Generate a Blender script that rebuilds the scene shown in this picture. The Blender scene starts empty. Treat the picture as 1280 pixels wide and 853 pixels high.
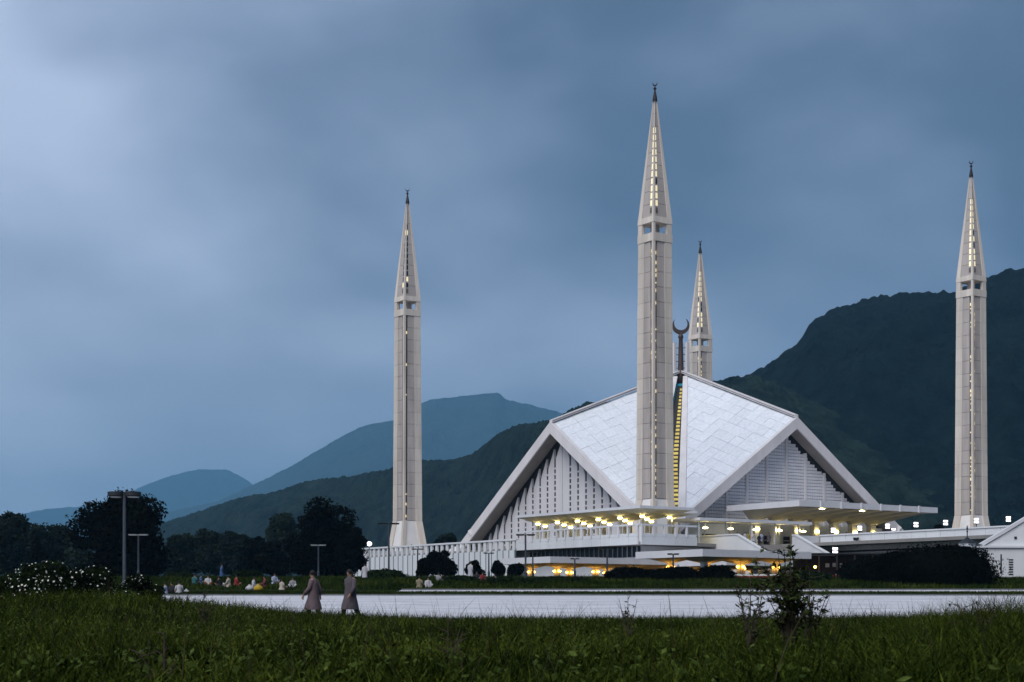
import bpy, bmesh, math, random
import numpy as np
from mathutils import Vector, Matrix

# ------------------------------------------------------------------ camera, sky, sun, exposure
scn = bpy.context.scene
col = scn.collection
F, HX, HY = 1950.0, 640.0, 757.0          # focal length and horizon of the photograph, in its pixels

cam_d = bpy.data.cameras.new('camera')
cam = bpy.data.objects.new('camera', cam_d); col.objects.link(cam)
cam.location = (0, 0, 0); cam.rotation_euler = (math.radians(90), 0, 0)
cam_d.sensor_width = 36; cam_d.lens = F / 1280 * 36
cam_d.shift_y = (HY - 426.5) / 1280
cam_d.clip_start = 0.1; cam_d.clip_end = 60000
cam_d.dof.use_dof = True; cam_d.dof.focus_distance = 230; cam_d.dof.aperture_fstop = 9.0
scn.camera = cam

SKY_OFF = (2.36, .97, .53)
SUN_EL, SUN_AZ = 48.0, 207.0              # compass-like: 0 = +Y (view direction), 90 = +X, 270 = left
world = bpy.data.worlds.new('World'); scn.world = world; world.use_nodes = True
nt = world.node_tree; nt.nodes.clear()
def N(t, **kw):
    n = nt.nodes.new(t)
    for k, v in kw.items(): setattr(n, k, v)
    return n
def L(a, b): nt.links.new(a, b)
out = N('ShaderNodeOutputWorld'); bg = N('ShaderNodeBackground')
sky = N('ShaderNodeTexSky', sky_type='NISHITA'); sky.sun_disc = False
sky.sun_elevation = math.radians(6); sky.sun_rotation = math.radians(SUN_AZ)
sky.altitude = 500; sky.dust_density = 3
tc = N('ShaderNodeTexCoord')
mp = N('ShaderNodeMapping'); mp.inputs['Scale'].default_value = (1.0, 1.0, 1.9); mp.inputs['Rotation'].default_value = (0, .35, 0.3); mp.inputs['Location'].default_value = SKY_OFF
L(tc.outputs['Generated'], mp.inputs['Vector'])
n1 = N('ShaderNodeTexNoise'); n1.inputs['Scale'].default_value = 3.1; n1.inputs['Detail'].default_value = 6; n1.inputs['Roughness'].default_value = .43; n1.inputs['Distortion'].default_value = .12
L(mp.outputs['Vector'], n1.inputs['Vector'])
sx = N('ShaderNodeSeparateXYZ'); L(tc.outputs['Generated'], sx.inputs[0])
# the evening glow lies to the left of the view; the cloud deck is thicker over the hills to the right
glow = N('ShaderNodeMapRange'); glow.inputs['From Min'].default_value = -.48; glow.inputs['From Max'].default_value = .36
glow.inputs['To Min'].default_value = .47; glow.inputs['To Max'].default_value = -.17
L(sx.outputs['X'], glow.inputs['Value'])
con = N('ShaderNodeMapRange'); con.clamp = False; con.inputs['From Min'].default_value = .3; con.inputs['From Max'].default_value = .7; con.inputs['To Min'].default_value = .22; con.inputs['To Max'].default_value = .80
L(n1.outputs['Fac'], con.inputs['Value'])
ad = N('ShaderNodeMath', operation='ADD'); L(con.outputs['Result'], ad.inputs[0]); L(glow.outputs['Result'], ad.inputs[1])
hor = N('ShaderNodeMapRange', interpolation_type='SMOOTHSTEP'); hor.inputs['From Min'].default_value = .0; hor.inputs['From Max'].default_value = .21
hor.inputs['To Min'].default_value = .11; hor.inputs['To Max'].default_value = 0
L(sx.outputs['Z'], hor.inputs['Value'])
ad2 = N('ShaderNodeMath', operation='ADD'); L(ad.outputs[0], ad2.inputs[0]); L(hor.outputs['Result'], ad2.inputs[1])
rp = N('ShaderNodeValToRGB'); L(ad2.outputs[0], rp.inputs['Fac'])
e = rp.color_ramp.elements
e[0].position = .18; e[0].color = (.066, .100, .172, 1)
e[1].position = 1.0; e[1].color = (.60, .71, .94, 1)
m = e.new(.45); m.color = (.108, .163, .268, 1)
m = e.new(.64); m.color = (.228, .30, .452, 1)
m = e.new(.82); m.color = (.40, .49, .68, 1)
ns = N('ShaderNodeMixRGB', blend_type='MULTIPLY'); ns.inputs['Fac'].default_value = 1
ns.inputs['Color2'].default_value = (.1, .1, .1, 1); L(sky.outputs['Color'], ns.inputs['Color1'])
mx = N('ShaderNodeMixRGB'); mx.inputs['Fac'].default_value = .93
L(ns.outputs['Color'], mx.inputs['Color1']); L(rp.outputs['Color'], mx.inputs['Color2'])
L(mx.outputs['Color'], bg.inputs['Color']); bg.inputs['Strength'].default_value = 1.0
L(bg.outputs[0], out.inputs['Surface'])

sun_d = bpy.data.lights.new('sun', 'SUN'); sun_d.energy = 2.75; sun_d.angle = math.radians(40); sun_d.color = (1, .965, .93)
sun = bpy.data.objects.new('sun', sun_d); col.objects.link(sun)
az, el = math.radians(SUN_AZ), math.radians(SUN_EL)
to_sun = Vector((math.sin(az) * math.cos(el), math.cos(az) * math.cos(el), math.sin(el)))
sun.rotation_euler = to_sun.to_track_quat('Z', 'Y').to_euler()

vs = scn.view_settings
vs.view_transform = 'Standard'; vs.look = 'None'; vs.exposure = 0.0; vs.gamma = 1.0
try: vs.use_curve_mapping = False
except Exception: pass
scn.cycles.max_bounces = 6; scn.cycles.volume_bounces = 0; scn.cycles.use_denoising = True
scn.cycles.sample_clamp_indirect = 4

# ------------------------------------------------------------------ materials
MAT = {}
def material(name, base, rough=.8, var=.15, scale=1.0, bump=0.0, bscale=None, second=None, objvar=0.0, emit=None, estr=0.0, metal=0.0, streak=False, spec=.3, dist=.05):
    m = bpy.data.materials.new(name); m.use_nodes = True
    t = m.node_tree; b = t.nodes['Principled BSDF']
    b.inputs['Roughness'].default_value = rough; b.inputs['Metallic'].default_value = metal
    b.inputs['Specular IOR Level'].default_value = spec
    tcn = t.nodes.new('ShaderNodeTexCoord')
    nz = t.nodes.new('ShaderNodeTexNoise'); nz.inputs['Scale'].default_value = scale; nz.inputs['Detail'].default_value = 6; nz.inputs['Roughness'].default_value = .62
    vec = tcn.outputs['Object']
    if streak:
        mpn = t.nodes.new('ShaderNodeMapping'); mpn.inputs['Scale'].default_value = (1, 1, .12)
        t.links.new(vec, mpn.inputs['Vector']); vec = mpn.outputs['Vector']
    t.links.new(vec, nz.inputs['Vector'])
    r = t.nodes.new('ShaderNodeValToRGB')
    c0 = tuple(max(0, c * (1 - var)) for c in base) + (1,)
    c1 = tuple(min(1, c * (1 + var)) for c in base) + (1,) if second is None else tuple(second) + (1,)
    r.color_ramp.elements[0].position = .32; r.color_ramp.elements[0].color = c0
    r.color_ramp.elements[1].position = .70; r.color_ramp.elements[1].color = c1
    t.links.new(nz.outputs['Fac'], r.inputs['Fac'])
    c = r.outputs['Color']
    if objvar > 0:
        oi = t.nodes.new('ShaderNodeObjectInfo')
        mr = t.nodes.new('ShaderNodeMapRange'); mr.inputs['To Min'].default_value = 1 - objvar; mr.inputs['To Max'].default_value = 1 + objvar
        t.links.new(oi.outputs['Random'], mr.inputs['Value'])
        hs = t.nodes.new('ShaderNodeHueSaturation'); t.links.new(mr.outputs['Result'], hs.inputs['Value']); t.links.new(c, hs.inputs['Color'])
        c = hs.outputs['Color']
    t.links.new(c, b.inputs['Base Color'])
    if bump > 0:
        n2 = t.nodes.new('ShaderNodeTexNoise'); n2.inputs['Scale'].default_value = bscale or scale * 6; n2.inputs['Detail'].default_value = 5
        t.links.new(tcn.outputs['Object'], n2.inputs['Vector'])
        bp = t.nodes.new('ShaderNodeBump'); bp.inputs['Strength'].default_value = bump; bp.inputs['Distance'].default_value = dist
        t.links.new(n2.outputs['Fac'], bp.inputs['Height']); t.links.new(bp.outputs['Normal'], b.inputs['Normal'])
    if emit:
        b.inputs['Emission Color'].default_value = tuple(emit) + (1,); b.inputs['Emission Strength'].default_value = estr
    MAT[name] = m
    return m

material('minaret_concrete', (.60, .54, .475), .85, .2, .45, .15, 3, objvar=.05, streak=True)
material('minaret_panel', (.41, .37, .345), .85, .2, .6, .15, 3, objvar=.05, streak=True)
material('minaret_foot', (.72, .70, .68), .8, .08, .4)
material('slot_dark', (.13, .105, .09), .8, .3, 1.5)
material('roof_marble', (.70, .73, .775), .55, .13, 1.7, objvar=.035, second=(.755, .785, .83))
material('roof_bed', (.40, .42, .46), .85, .5, .35)
material('hall_concrete', (.63, .605, .61), .8, .10, .3, .1, 3, streak=True)
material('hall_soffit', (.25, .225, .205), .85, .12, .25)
material('fin_concrete', (.56, .545, .56), .8, .08, .4, objvar=.04, streak=True)
material('lattice_white', (.66, .65, .68), .8, .08, .8)
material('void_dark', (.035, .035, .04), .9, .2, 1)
material('plaster', (.615, .63, .65), .75, .07, .35, objvar=.03, streak=True)
material('plaster_grey', (.52, .53, .55), .75, .08, .35)
material('floor_stone', (.22, .21, .20), .7, .12, .6)
material('step_stone', (.30, .28, .27), .75, .12, .8)
material('rib_blue', (.16, .22, .26), .6, .1, 1)
material('window_glass', (.010, .011, .013), .35, .2, 2, spec=.5)
material('mullion', (.38, .38, .40), .5, .1, 1)
material('canopy_white', (.60, .605, .635), .7, .06, .5)
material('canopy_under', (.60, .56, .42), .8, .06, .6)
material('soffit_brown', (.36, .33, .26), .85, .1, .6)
material('column_cream', (.66, .62, .50), .75, .06, .8)
material('lamp_warm', (.9, .85, .7), .5, .0, 1, emit=(1, .82, .34), estr=13)
material('lamp_soft', (.9, .85, .6), .5, .0, 1, emit=(1, .82, .34), estr=24)
material('lamp_orange', (.9, .6, .2), .5, .0, 1, emit=(1, .50, .08), estr=16)
material('lamp_cool', (.9, .9, .9), .5, .0, 1, emit=(1, .93, 1), estr=2.6)
material('spire_lit', (.9, .8, .5), .5, .0, 1, emit=(1, .80, .46), estr=.55)
material('window_lit', (.9, .8, .4), .5, .0, 1, emit=(1, .80, .42), estr=.7)
material('pane_yellow', (.62, .48, .13), .35, .12, 1, emit=(1, .75, .15), estr=.16, objvar=.15)
material('frame_teal', (.02, .26, .34), .4, .1, 1)
material('finial_metal', (.035, .028, .028), .5, .2, 3, metal=.6)
material('crescent_bronze', (.07, .05, .045), .5, .2, 1, metal=.3)
material('post_metal', (.05, .06, .075), .45, .12, 2, metal=.2)
material('post_dark', (.018, .02, .024), .5, .2, 2)
material('post_pale', (.5, .52, .55), .5, .1, 2)
material('bark', (.05, .037, .028), .95, .3, 4, .5, 12)
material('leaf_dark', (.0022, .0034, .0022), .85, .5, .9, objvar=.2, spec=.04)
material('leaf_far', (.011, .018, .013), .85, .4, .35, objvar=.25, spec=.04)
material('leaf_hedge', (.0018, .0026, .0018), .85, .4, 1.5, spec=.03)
material('leaf_sapling', (.009, .018, .005), .8, .5, 9, second=(.055, .080, .022), spec=.06)
material('leaf_shrub', (.007, .013, .004), .85, .5, 1.2, objvar=.2, spec=.04)
material('grass_blade', (.012, .026, .002), .9, .7, 1.5, second=(.068, .082, .010), spec=.03)
material('grass_far', (.012, .026, .003), .9, .5, .5, second=(.040, .058, .009), spec=.02)
material('grass_stalk', (.028, .026, .013), .8, .4, 2, spec=.1)
material('lawn_ground', (.007, .013, .003), .95, .35, .12, .4, 3, second=(.022, .032, .007), spec=.02)
material('paving', (.55, .545, .575), .8, .16, .35, .15, 4, second=(.62, .615, .645))
material('kerb_stone', (.10, .11, .12), .8, .2, .8)
material('petal', (.62, .64, .58), .6, .05, 5)
material('brown_wood', (.035, .022, .017), .7, .3, 2)
material('red_paint', (.20, .025, .02), .5, .2, 1)
material('sign_white', (.6, .6, .6), .6, .08, 2)
material('skin', (.30, .17, .11), .6, .06, 3)
material('hair', (.012, .010, .009), .7, .3, 8)
CLOTH = {'mauve': (.115, .082, .092), 'slate': (.075, .062, .072), 'brown': (.07, .05, .045), 'white': (0.384, 0.384, 0.409), 'red': (0.174, 0.019, 0.019), 'black': (.015, .015, .02),
         'blue': (0.037, 0.081, 0.186), 'yellow': (0.341, 0.236, 0.019), 'khaki': (0.174, 0.155, 0.105), 'teal': (0.019, 0.087, 0.099), 'pale_blue': (0.260, 0.298, 0.409), 'orange': (0.217, 0.068, 0.019), 'cream': (0.341, 0.310, 0.260), 'grey': (.2, .2, .22), 'maroon': (.10, .025, .03)}
for k, v in CLOTH.items(): material('cloth_' + k, v, .9, .15, 6, .2, 20)

def blade_variety(m, c_dark, c_mid, c_light, patch):
    t = m.node_tree; b = t.nodes['Principled BSDF']; tcn = t.nodes.new('ShaderNodeTexCoord')
    f = t.nodes.new('ShaderNodeTexNoise'); f.inputs['Scale'].default_value = 23; f.inputs['Detail'].default_value = 2
    g_ = t.nodes.new('ShaderNodeTexNoise'); g_.inputs['Scale'].default_value = patch; g_.inputs['Detail'].default_value = 4
    for n_ in (f, g_): t.links.new(tcn.outputs['Object'], n_.inputs['Vector'])
    a_ = t.nodes.new('ShaderNodeMath'); a_.operation = 'MULTIPLY_ADD'; a_.inputs[1].default_value = .9; t.links.new(f.outputs['Fac'], a_.inputs[0])
    s_ = t.nodes.new('ShaderNodeMath'); s_.operation = 'MULTIPLY_ADD'; s_.inputs[1].default_value = .9; s_.inputs[2].default_value = -.42; t.links.new(g_.outputs['Fac'], s_.inputs[0]); t.links.new(s_.outputs[0], a_.inputs[2])
    r = t.nodes.new('ShaderNodeValToRGB'); e_ = r.color_ramp.elements
    e_[0].position = .28; e_[0].color = (*c_dark, 1); e_[1].position = .78; e_[1].color = (*c_light, 1); q = e_.new(.5); q.color = (*c_mid, 1)
    t.links.new(a_.outputs[0], r.inputs['Fac']); t.links.new(r.outputs['Color'], b.inputs['Base Color'])
blade_variety(MAT['grass_blade'], (.003, .008, .001), (.022, .034, .004), (.105, .132, .018), .55)
blade_variety(MAT['grass_far'], (.004, .010, .001), (.018, .030, .004), (.060, .075, .014), .25)
material('weed_leaf', (.020, .042, .006), .85, .6, 9, second=(.075, .105, .022), spec=.04)

def mountain_mat(name, base, second, s):
    m = material(name, base, .95, .3, s, .9, s * 5, second=second, spec=.03, dist=3.0)
    return m

# ------------------------------------------------------------------ mesh helpers
class MB:
    def __init__(s): s.v = []; s.f = []
    def add(s, verts, faces):
        o = len(s.v); s.v += [tuple(v) for v in verts]; s.f += [tuple(i + o for i in f) for f in faces]; return s
    def box(s, x0, x1, y0, y1, z0, z1):
        return s.frus(x0, x1, y0, y1, z0, x0, x1, y0, y1, z1)
    def frus(s, a0, a1, b0, b1, z0, c0, c1, d0, d1, z1):
        v = [(a0, b0, z0), (a1, b0, z0), (a1, b1, z0), (a0, b1, z0), (c0, d0, z1), (c1, d0, z1), (c1, d1, z1), (c0, d1, z1)]
        return s.add(v, [(3, 2, 1, 0), (4, 5, 6, 7), (0, 1, 5, 4), (1, 2, 6, 5), (2, 3, 7, 6), (3, 0, 4, 7)])
    def hexa(s, v):   # 4 bottom, 4 top
        return s.add(v, [(3, 2, 1, 0), (4, 5, 6, 7), (0, 1, 5, 4), (1, 2, 6, 5), (2, 3, 7, 6), (3, 0, 4, 7)])
    def lathe(s, prof, n=12, c=(0, 0, 0)):
        o = len(s.v)
        for r, z in prof:
            for k in range(n):
                a = 2 * math.pi * k / n; s.v.append((c[0] + r * math.cos(a), c[1] + r * math.sin(a), c[2] + z))
        for i in range(len(prof) - 1):
            for k in range(n):
                k2 = (k + 1) % n
                s.f.append((o + i * n + k, o + i * n + k2, o + (i + 1) * n + k2, o + (i + 1) * n + k))
        s.f.append(tuple(o + k for k in reversed(range(n)))); s.f.append(tuple(o + (len(prof) - 1) * n + k for k in range(n)))
        return s
    def tube(s, pts, rad, n=8, ry=1.0):
        o = len(s.v); P = [Vector(p) for p in pts]
        up = Vector((0, 1, 0))
        for i, p in enumerate(P):
            d = (P[min(i + 1, len(P) - 1)] - P[max(i - 1, 0)]).normalized()
            a = d.cross(up)
            if a.length < .05: a = d.cross(Vector((1, 0, 0)))
            a.normalize(); b = a.cross(d)
            for k in range(n):
                t = 2 * math.pi * k / n; q = p + a * rad[i] * math.cos(t) + b * rad[i] * ry * math.sin(t); s.v.append(tuple(q))
        for i in range(len(P) - 1):
            for k in range(n):
                k2 = (k + 1) % n
                s.f.append((o + i * n + k, o + (i + 1) * n + k, o + (i + 1) * n + k2, o + i * n + k2))
        s.f.append(tuple(o + k for k in range(n))); s.f.append(tuple(o + (len(P) - 1) * n + k for k in reversed(range(n))))
        return s
    def slab(s, poly, thick):   # polygon in space, thickened downwards along its normal
        P = [Vector(p) for p in poly]; n = (P[1] - P[0]).cross(P[2] - P[0]).normalized()
        if n.z < 0: P.reverse(); n = -n
        k = len(P); v = P + [p - n * thick for p in P]
        f = [tuple(range(k)), tuple(reversed(range(k, 2 * k)))] + [(i, i + k, (i + 1) % k + k, (i + 1) % k) for i in range(k)]
        return s.add(v, f)
    def mesh(s, name, mat, smooth=False):
        me = bpy.data.meshes.new(name); me.from_pydata(s.v, [], s.f)
        bm = bmesh.new(); bm.from_mesh(me); bmesh.ops.recalc_face_normals(bm, faces=bm.faces); bm.to_mesh(me); bm.free()
        me.materials.append(MAT[mat] if isinstance(mat, str) else mat)
        if smooth: me.polygons.foreach_set('use_smooth', [True] * len(me.polygons))
        return me
    def build(s, name, mat, parent=None, smooth=False):
        return link(name, s.mesh(name, mat, smooth), parent)

def link(name, me, parent=None, loc=None, rot=None):
    o = bpy.data.objects.new(name, me); col.objects.link(o); o.parent = parent
    if loc is not None: o.location = loc
    if rot is not None: o.rotation_euler = rot
    return o
def tag(o, label, cat, group=None, kind=None):
    o['label'] = label; o['category'] = cat
    if group: o['group'] = group
    if kind: o['kind'] = kind
    return o
def struct(o, kind='structure'):
    o['kind'] = kind; return o
def thing(name, label, cat, loc=(0, 0, 0), rz=0.0, group=None):
    o = bpy.data.objects.new(name, None); col.objects.link(o); o.location = loc; o.rotation_euler = (0, 0, rz); o.empty_display_size = .5
    return tag(o, label, cat, group)
def copy_tree(o, parent=None):
    c = o.copy(); col.objects.link(c); c.parent = parent
    for ch in o.children: copy_tree(ch, c)
    return c
def P(px, y, d): return Vector(((px - HX) * d / F, d, (HY - y) * d / F))

PROF = [(-50, -.55), (0, -.55), (30, -.55), (45, -.62), (60, -.60), (110, .66), (119, .95), (127, 1.22), (150, 2.3), (200, 3.5), (250, 4.4), (320, 5.5), (450, 8), (30000, 8)]
def gz(x, y):
    z = float(np.interp(y, [p[0] for p in PROF], [p[1] for p in PROF]))
    if 12 < y < 62:
        c = (150 - HX) * 38 / F
        z += .66 * math.exp(-((x - c) / (4.3 if x > c else 9.0)) ** 2 - ((y - 37) / 9.0) ** 2)
        if x > 6: z += .16 * math.exp(-((x - 9.5) / 2.5) ** 2 - ((y - 30) / 8) ** 2)
    return z
def ground(px, d): return Vector(((px - HX) * d / F, d, gz((px - HX) * d / F, d)))

# ------------------------------------------------------------------ terrain, road, paths
def grid_object(name, xs, ys, zf, mat, kind='structure'):
    v = [(x, y, zf(x, y)) for y in ys for x in xs]; n = len(xs)
    f = [(j * n + i, j * n + i + 1, (j + 1) * n + i + 1, (j + 1) * n + i) for j in range(len(ys) - 1) for i in range(n - 1)]
    me = bpy.data.meshes.new(name); me.from_pydata(v, [], f); me.materials.append(MAT[mat])
    me.polygons.foreach_set('use_smooth', [True] * len(me.polygons))
    return struct(link(name, me), kind)
xs = sorted(set([round(math.sinh(t * .35) * 3.0, 2) for t in range(-27, 28)] + [float(k) for k in range(-24, 25)]))
ys = sorted(set([-50, 0] + list(range(2, 62, 2)) + [60, 70, 80, 90, 100, 110, 119, 127, 138] + list(range(150, 460, 10)) + [600, 900, 1500, 3000, 6000, 12000, 20000]))
grid_object('ground', xs, ys, gz, 'lawn_ground')
rxs = [-160, -120, -80, -40, 0, 40, 80, 120, 160]
road = grid_object('road', rxs, [57, 60, 70, 80, 90, 100, 110], lambda x, y: gz(x, y) + .035, 'paving')
path = grid_object('path', [-9 + 13 * k for k in range(14)], [119.2, 127], lambda x, y: gz(x, y) + .035, 'paving')
for i in range(7):      # expansion joints between the paving bays of the road
    y = 62 + i * 7.2
    mb = MB(); z = gz(0, y) + .036
    mb.box(-160, 160, y - .05, y + .05, z, z + .004); mb.build('joint', 'kerb_stone', road)
mb = MB()
for k in range(32): mb.box(-160 + k * 10, -150.05 + k * 10, 110.02, 110.3, .5, .80)
struct(mb.build('kerb', 'kerb_stone'))
mb = MB()
for k in range(18): mb.box(-9 + k * 10, .95 + k * 10, 127.02, 127.3, 1.1, 1.36)
struct(mb.build('kerb', 'kerb_stone'))

# ------------------------------------------------------------------ value noise
def vnoise(x, y, seed=0):
    xi = np.floor(x).astype(np.int64); yi = np.floor(y).astype(np.int64); fx = x - xi; fy = y - yi
    def h(a, b):
        n = (a * 374761393 + b * 668265263 + seed * 1442695041) & 0x7fffffff
        n = ((n ^ (n >> 13)) * 1274126177) & 0x7fffffff
        return ((n ^ (n >> 16)) & 0xffff) / 65535.0
    u = fx * fx * (3 - 2 * fx); w = fy * fy * (3 - 2 * fy)
    return (h(xi, yi) * (1 - u) + h(xi + 1, yi) * u) * (1 - w) + (h(xi, yi + 1) * (1 - u) + h(xi + 1, yi + 1) * u) * w
def fbm(x, y, o=5, seed=0, g=.5):
    s = 0; a = 1; t = 0
    for k in range(o):
        s = s + a * vnoise(x * 2 ** k, y * 2 ** k, seed + k); t += a; a *= g
    return s / t

# ------------------------------------------------------------------ hills
def hill(name, label, pts, depth, nu, nv, mat, amp, crown, cs, seed):
    px = np.array([p[0] for p in pts], float); yy = np.array([p[1] for p in pts], float); dd = np.array([p[2] for p in pts], float)
    U = np.linspace(px[0], px[-1], nu); yr = np.interp(U, px, yy); dr = np.interp(U, px, dd)
    # smooth the polyline a little
    k = max(3, nu // 160); ker = np.ones(k) / k; yr = np.convolve(np.pad(yr, k, mode='edge'), ker, 'same')[k:-k]; dr = np.convolve(np.pad(dr, k, mode='edge'), ker, 'same')[k:-k]
    V = np.concatenate([np.linspace(-.35, 0, max(4, nv // 6), endpoint=False), np.linspace(0, 1, nv) ** 1.0])
    UU, VV = np.meshgrid(U, V); YR = np.interp(UU, U, yr); DR = np.interp(UU, U, dr)
    R = DR * (1 - np.where(VV < 0, VV * depth * 1.2, VV * depth))
    X = (UU - HX) / F * R; Y = R
    zr = (HY - YR) / F * DR
    prof = np.where(VV < 0, 1 + VV * 1.6, 1 - VV ** 1.15)
    Z = zr * prof
    mid = np.clip(np.sin(np.pi * np.clip(VV, 0, 1)) + .0, 0, 1)
    gully = fbm(X / (DR * .10), Y / (DR * .10), 4, seed) - .5
    Z = Z + gully * amp * zr * mid * 1.6
    Z = Z + (np.abs(fbm(X / (DR * .035), Y / (DR * .035), 4, seed + 9) - .5) * -1.0 + .12) * amp * zr * .5 * (mid + .12)
    Z = Z + (vnoise(X / cs, Y / cs, seed + 21) * .6 + vnoise(X / cs * 2.1, Y / cs * 2.1, seed + 22) * .5 - .3) * crown
    Z = np.where(VV >= .999, -5, Z)
    v = np.stack([X, Y, Z], -1).reshape(-1, 3); n = nu
    m = len(V)
    idx = np.arange(m * n).reshape(m, n)
    f = np.stack([idx[:-1, :-1], idx[1:, :-1], idx[1:, 1:], idx[:-1, 1:]], -1).reshape(-1, 4)
    me = bpy.data.meshes.new(name); me.from_pydata(v.tolist(), [], f.tolist()); me.materials.append(mat)
    bm = bmesh.new(); bm.from_mesh(me); bmesh.ops.recalc_face_normals(bm, faces=bm.faces); bm.to_mesh(me); bm.free()
    o = link(name, me); o['kind'] = 'structure'; o['label'] = label
    return o
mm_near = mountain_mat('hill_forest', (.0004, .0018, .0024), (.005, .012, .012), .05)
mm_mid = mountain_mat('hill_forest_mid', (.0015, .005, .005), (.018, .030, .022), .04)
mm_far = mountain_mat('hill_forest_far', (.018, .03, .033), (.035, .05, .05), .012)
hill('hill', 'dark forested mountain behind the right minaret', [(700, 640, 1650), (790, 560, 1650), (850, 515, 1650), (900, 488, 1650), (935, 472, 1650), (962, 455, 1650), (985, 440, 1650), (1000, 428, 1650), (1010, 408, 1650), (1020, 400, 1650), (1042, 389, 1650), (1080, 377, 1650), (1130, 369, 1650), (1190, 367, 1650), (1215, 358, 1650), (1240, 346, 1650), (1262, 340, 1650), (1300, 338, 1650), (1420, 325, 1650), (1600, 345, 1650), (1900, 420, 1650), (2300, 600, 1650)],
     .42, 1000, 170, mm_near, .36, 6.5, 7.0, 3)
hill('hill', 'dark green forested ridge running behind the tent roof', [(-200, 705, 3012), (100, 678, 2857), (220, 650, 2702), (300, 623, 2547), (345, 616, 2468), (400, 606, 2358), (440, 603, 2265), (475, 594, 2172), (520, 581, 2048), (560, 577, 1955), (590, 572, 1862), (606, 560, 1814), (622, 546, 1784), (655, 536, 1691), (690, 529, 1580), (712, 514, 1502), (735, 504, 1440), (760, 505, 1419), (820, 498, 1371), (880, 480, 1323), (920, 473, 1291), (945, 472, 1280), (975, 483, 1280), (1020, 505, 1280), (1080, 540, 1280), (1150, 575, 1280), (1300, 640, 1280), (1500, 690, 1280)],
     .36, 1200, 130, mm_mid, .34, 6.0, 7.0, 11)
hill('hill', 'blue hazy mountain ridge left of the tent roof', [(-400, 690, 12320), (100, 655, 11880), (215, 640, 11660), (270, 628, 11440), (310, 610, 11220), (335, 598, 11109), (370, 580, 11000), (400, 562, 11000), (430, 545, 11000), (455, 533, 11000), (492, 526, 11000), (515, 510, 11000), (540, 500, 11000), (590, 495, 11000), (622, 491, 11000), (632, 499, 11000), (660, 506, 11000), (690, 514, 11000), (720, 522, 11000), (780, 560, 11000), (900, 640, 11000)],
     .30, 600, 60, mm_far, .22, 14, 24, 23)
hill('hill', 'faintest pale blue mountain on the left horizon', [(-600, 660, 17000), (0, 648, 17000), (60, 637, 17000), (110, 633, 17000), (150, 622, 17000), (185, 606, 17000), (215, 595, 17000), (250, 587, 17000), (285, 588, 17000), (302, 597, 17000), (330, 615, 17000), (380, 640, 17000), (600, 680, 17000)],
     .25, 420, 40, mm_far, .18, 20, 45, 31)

# ------------------------------------------------------------------ hall frame (local axes along the gables)
C = Vector((35.24, 325.75, 0)); TH = math.radians(34.76); T = 9.5
def LW(x, y, z=0): return Vector((C.x + math.cos(TH) * x - math.sin(TH) * y, C.y + math.sin(TH) * x + math.cos(TH) * y, z))

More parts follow.
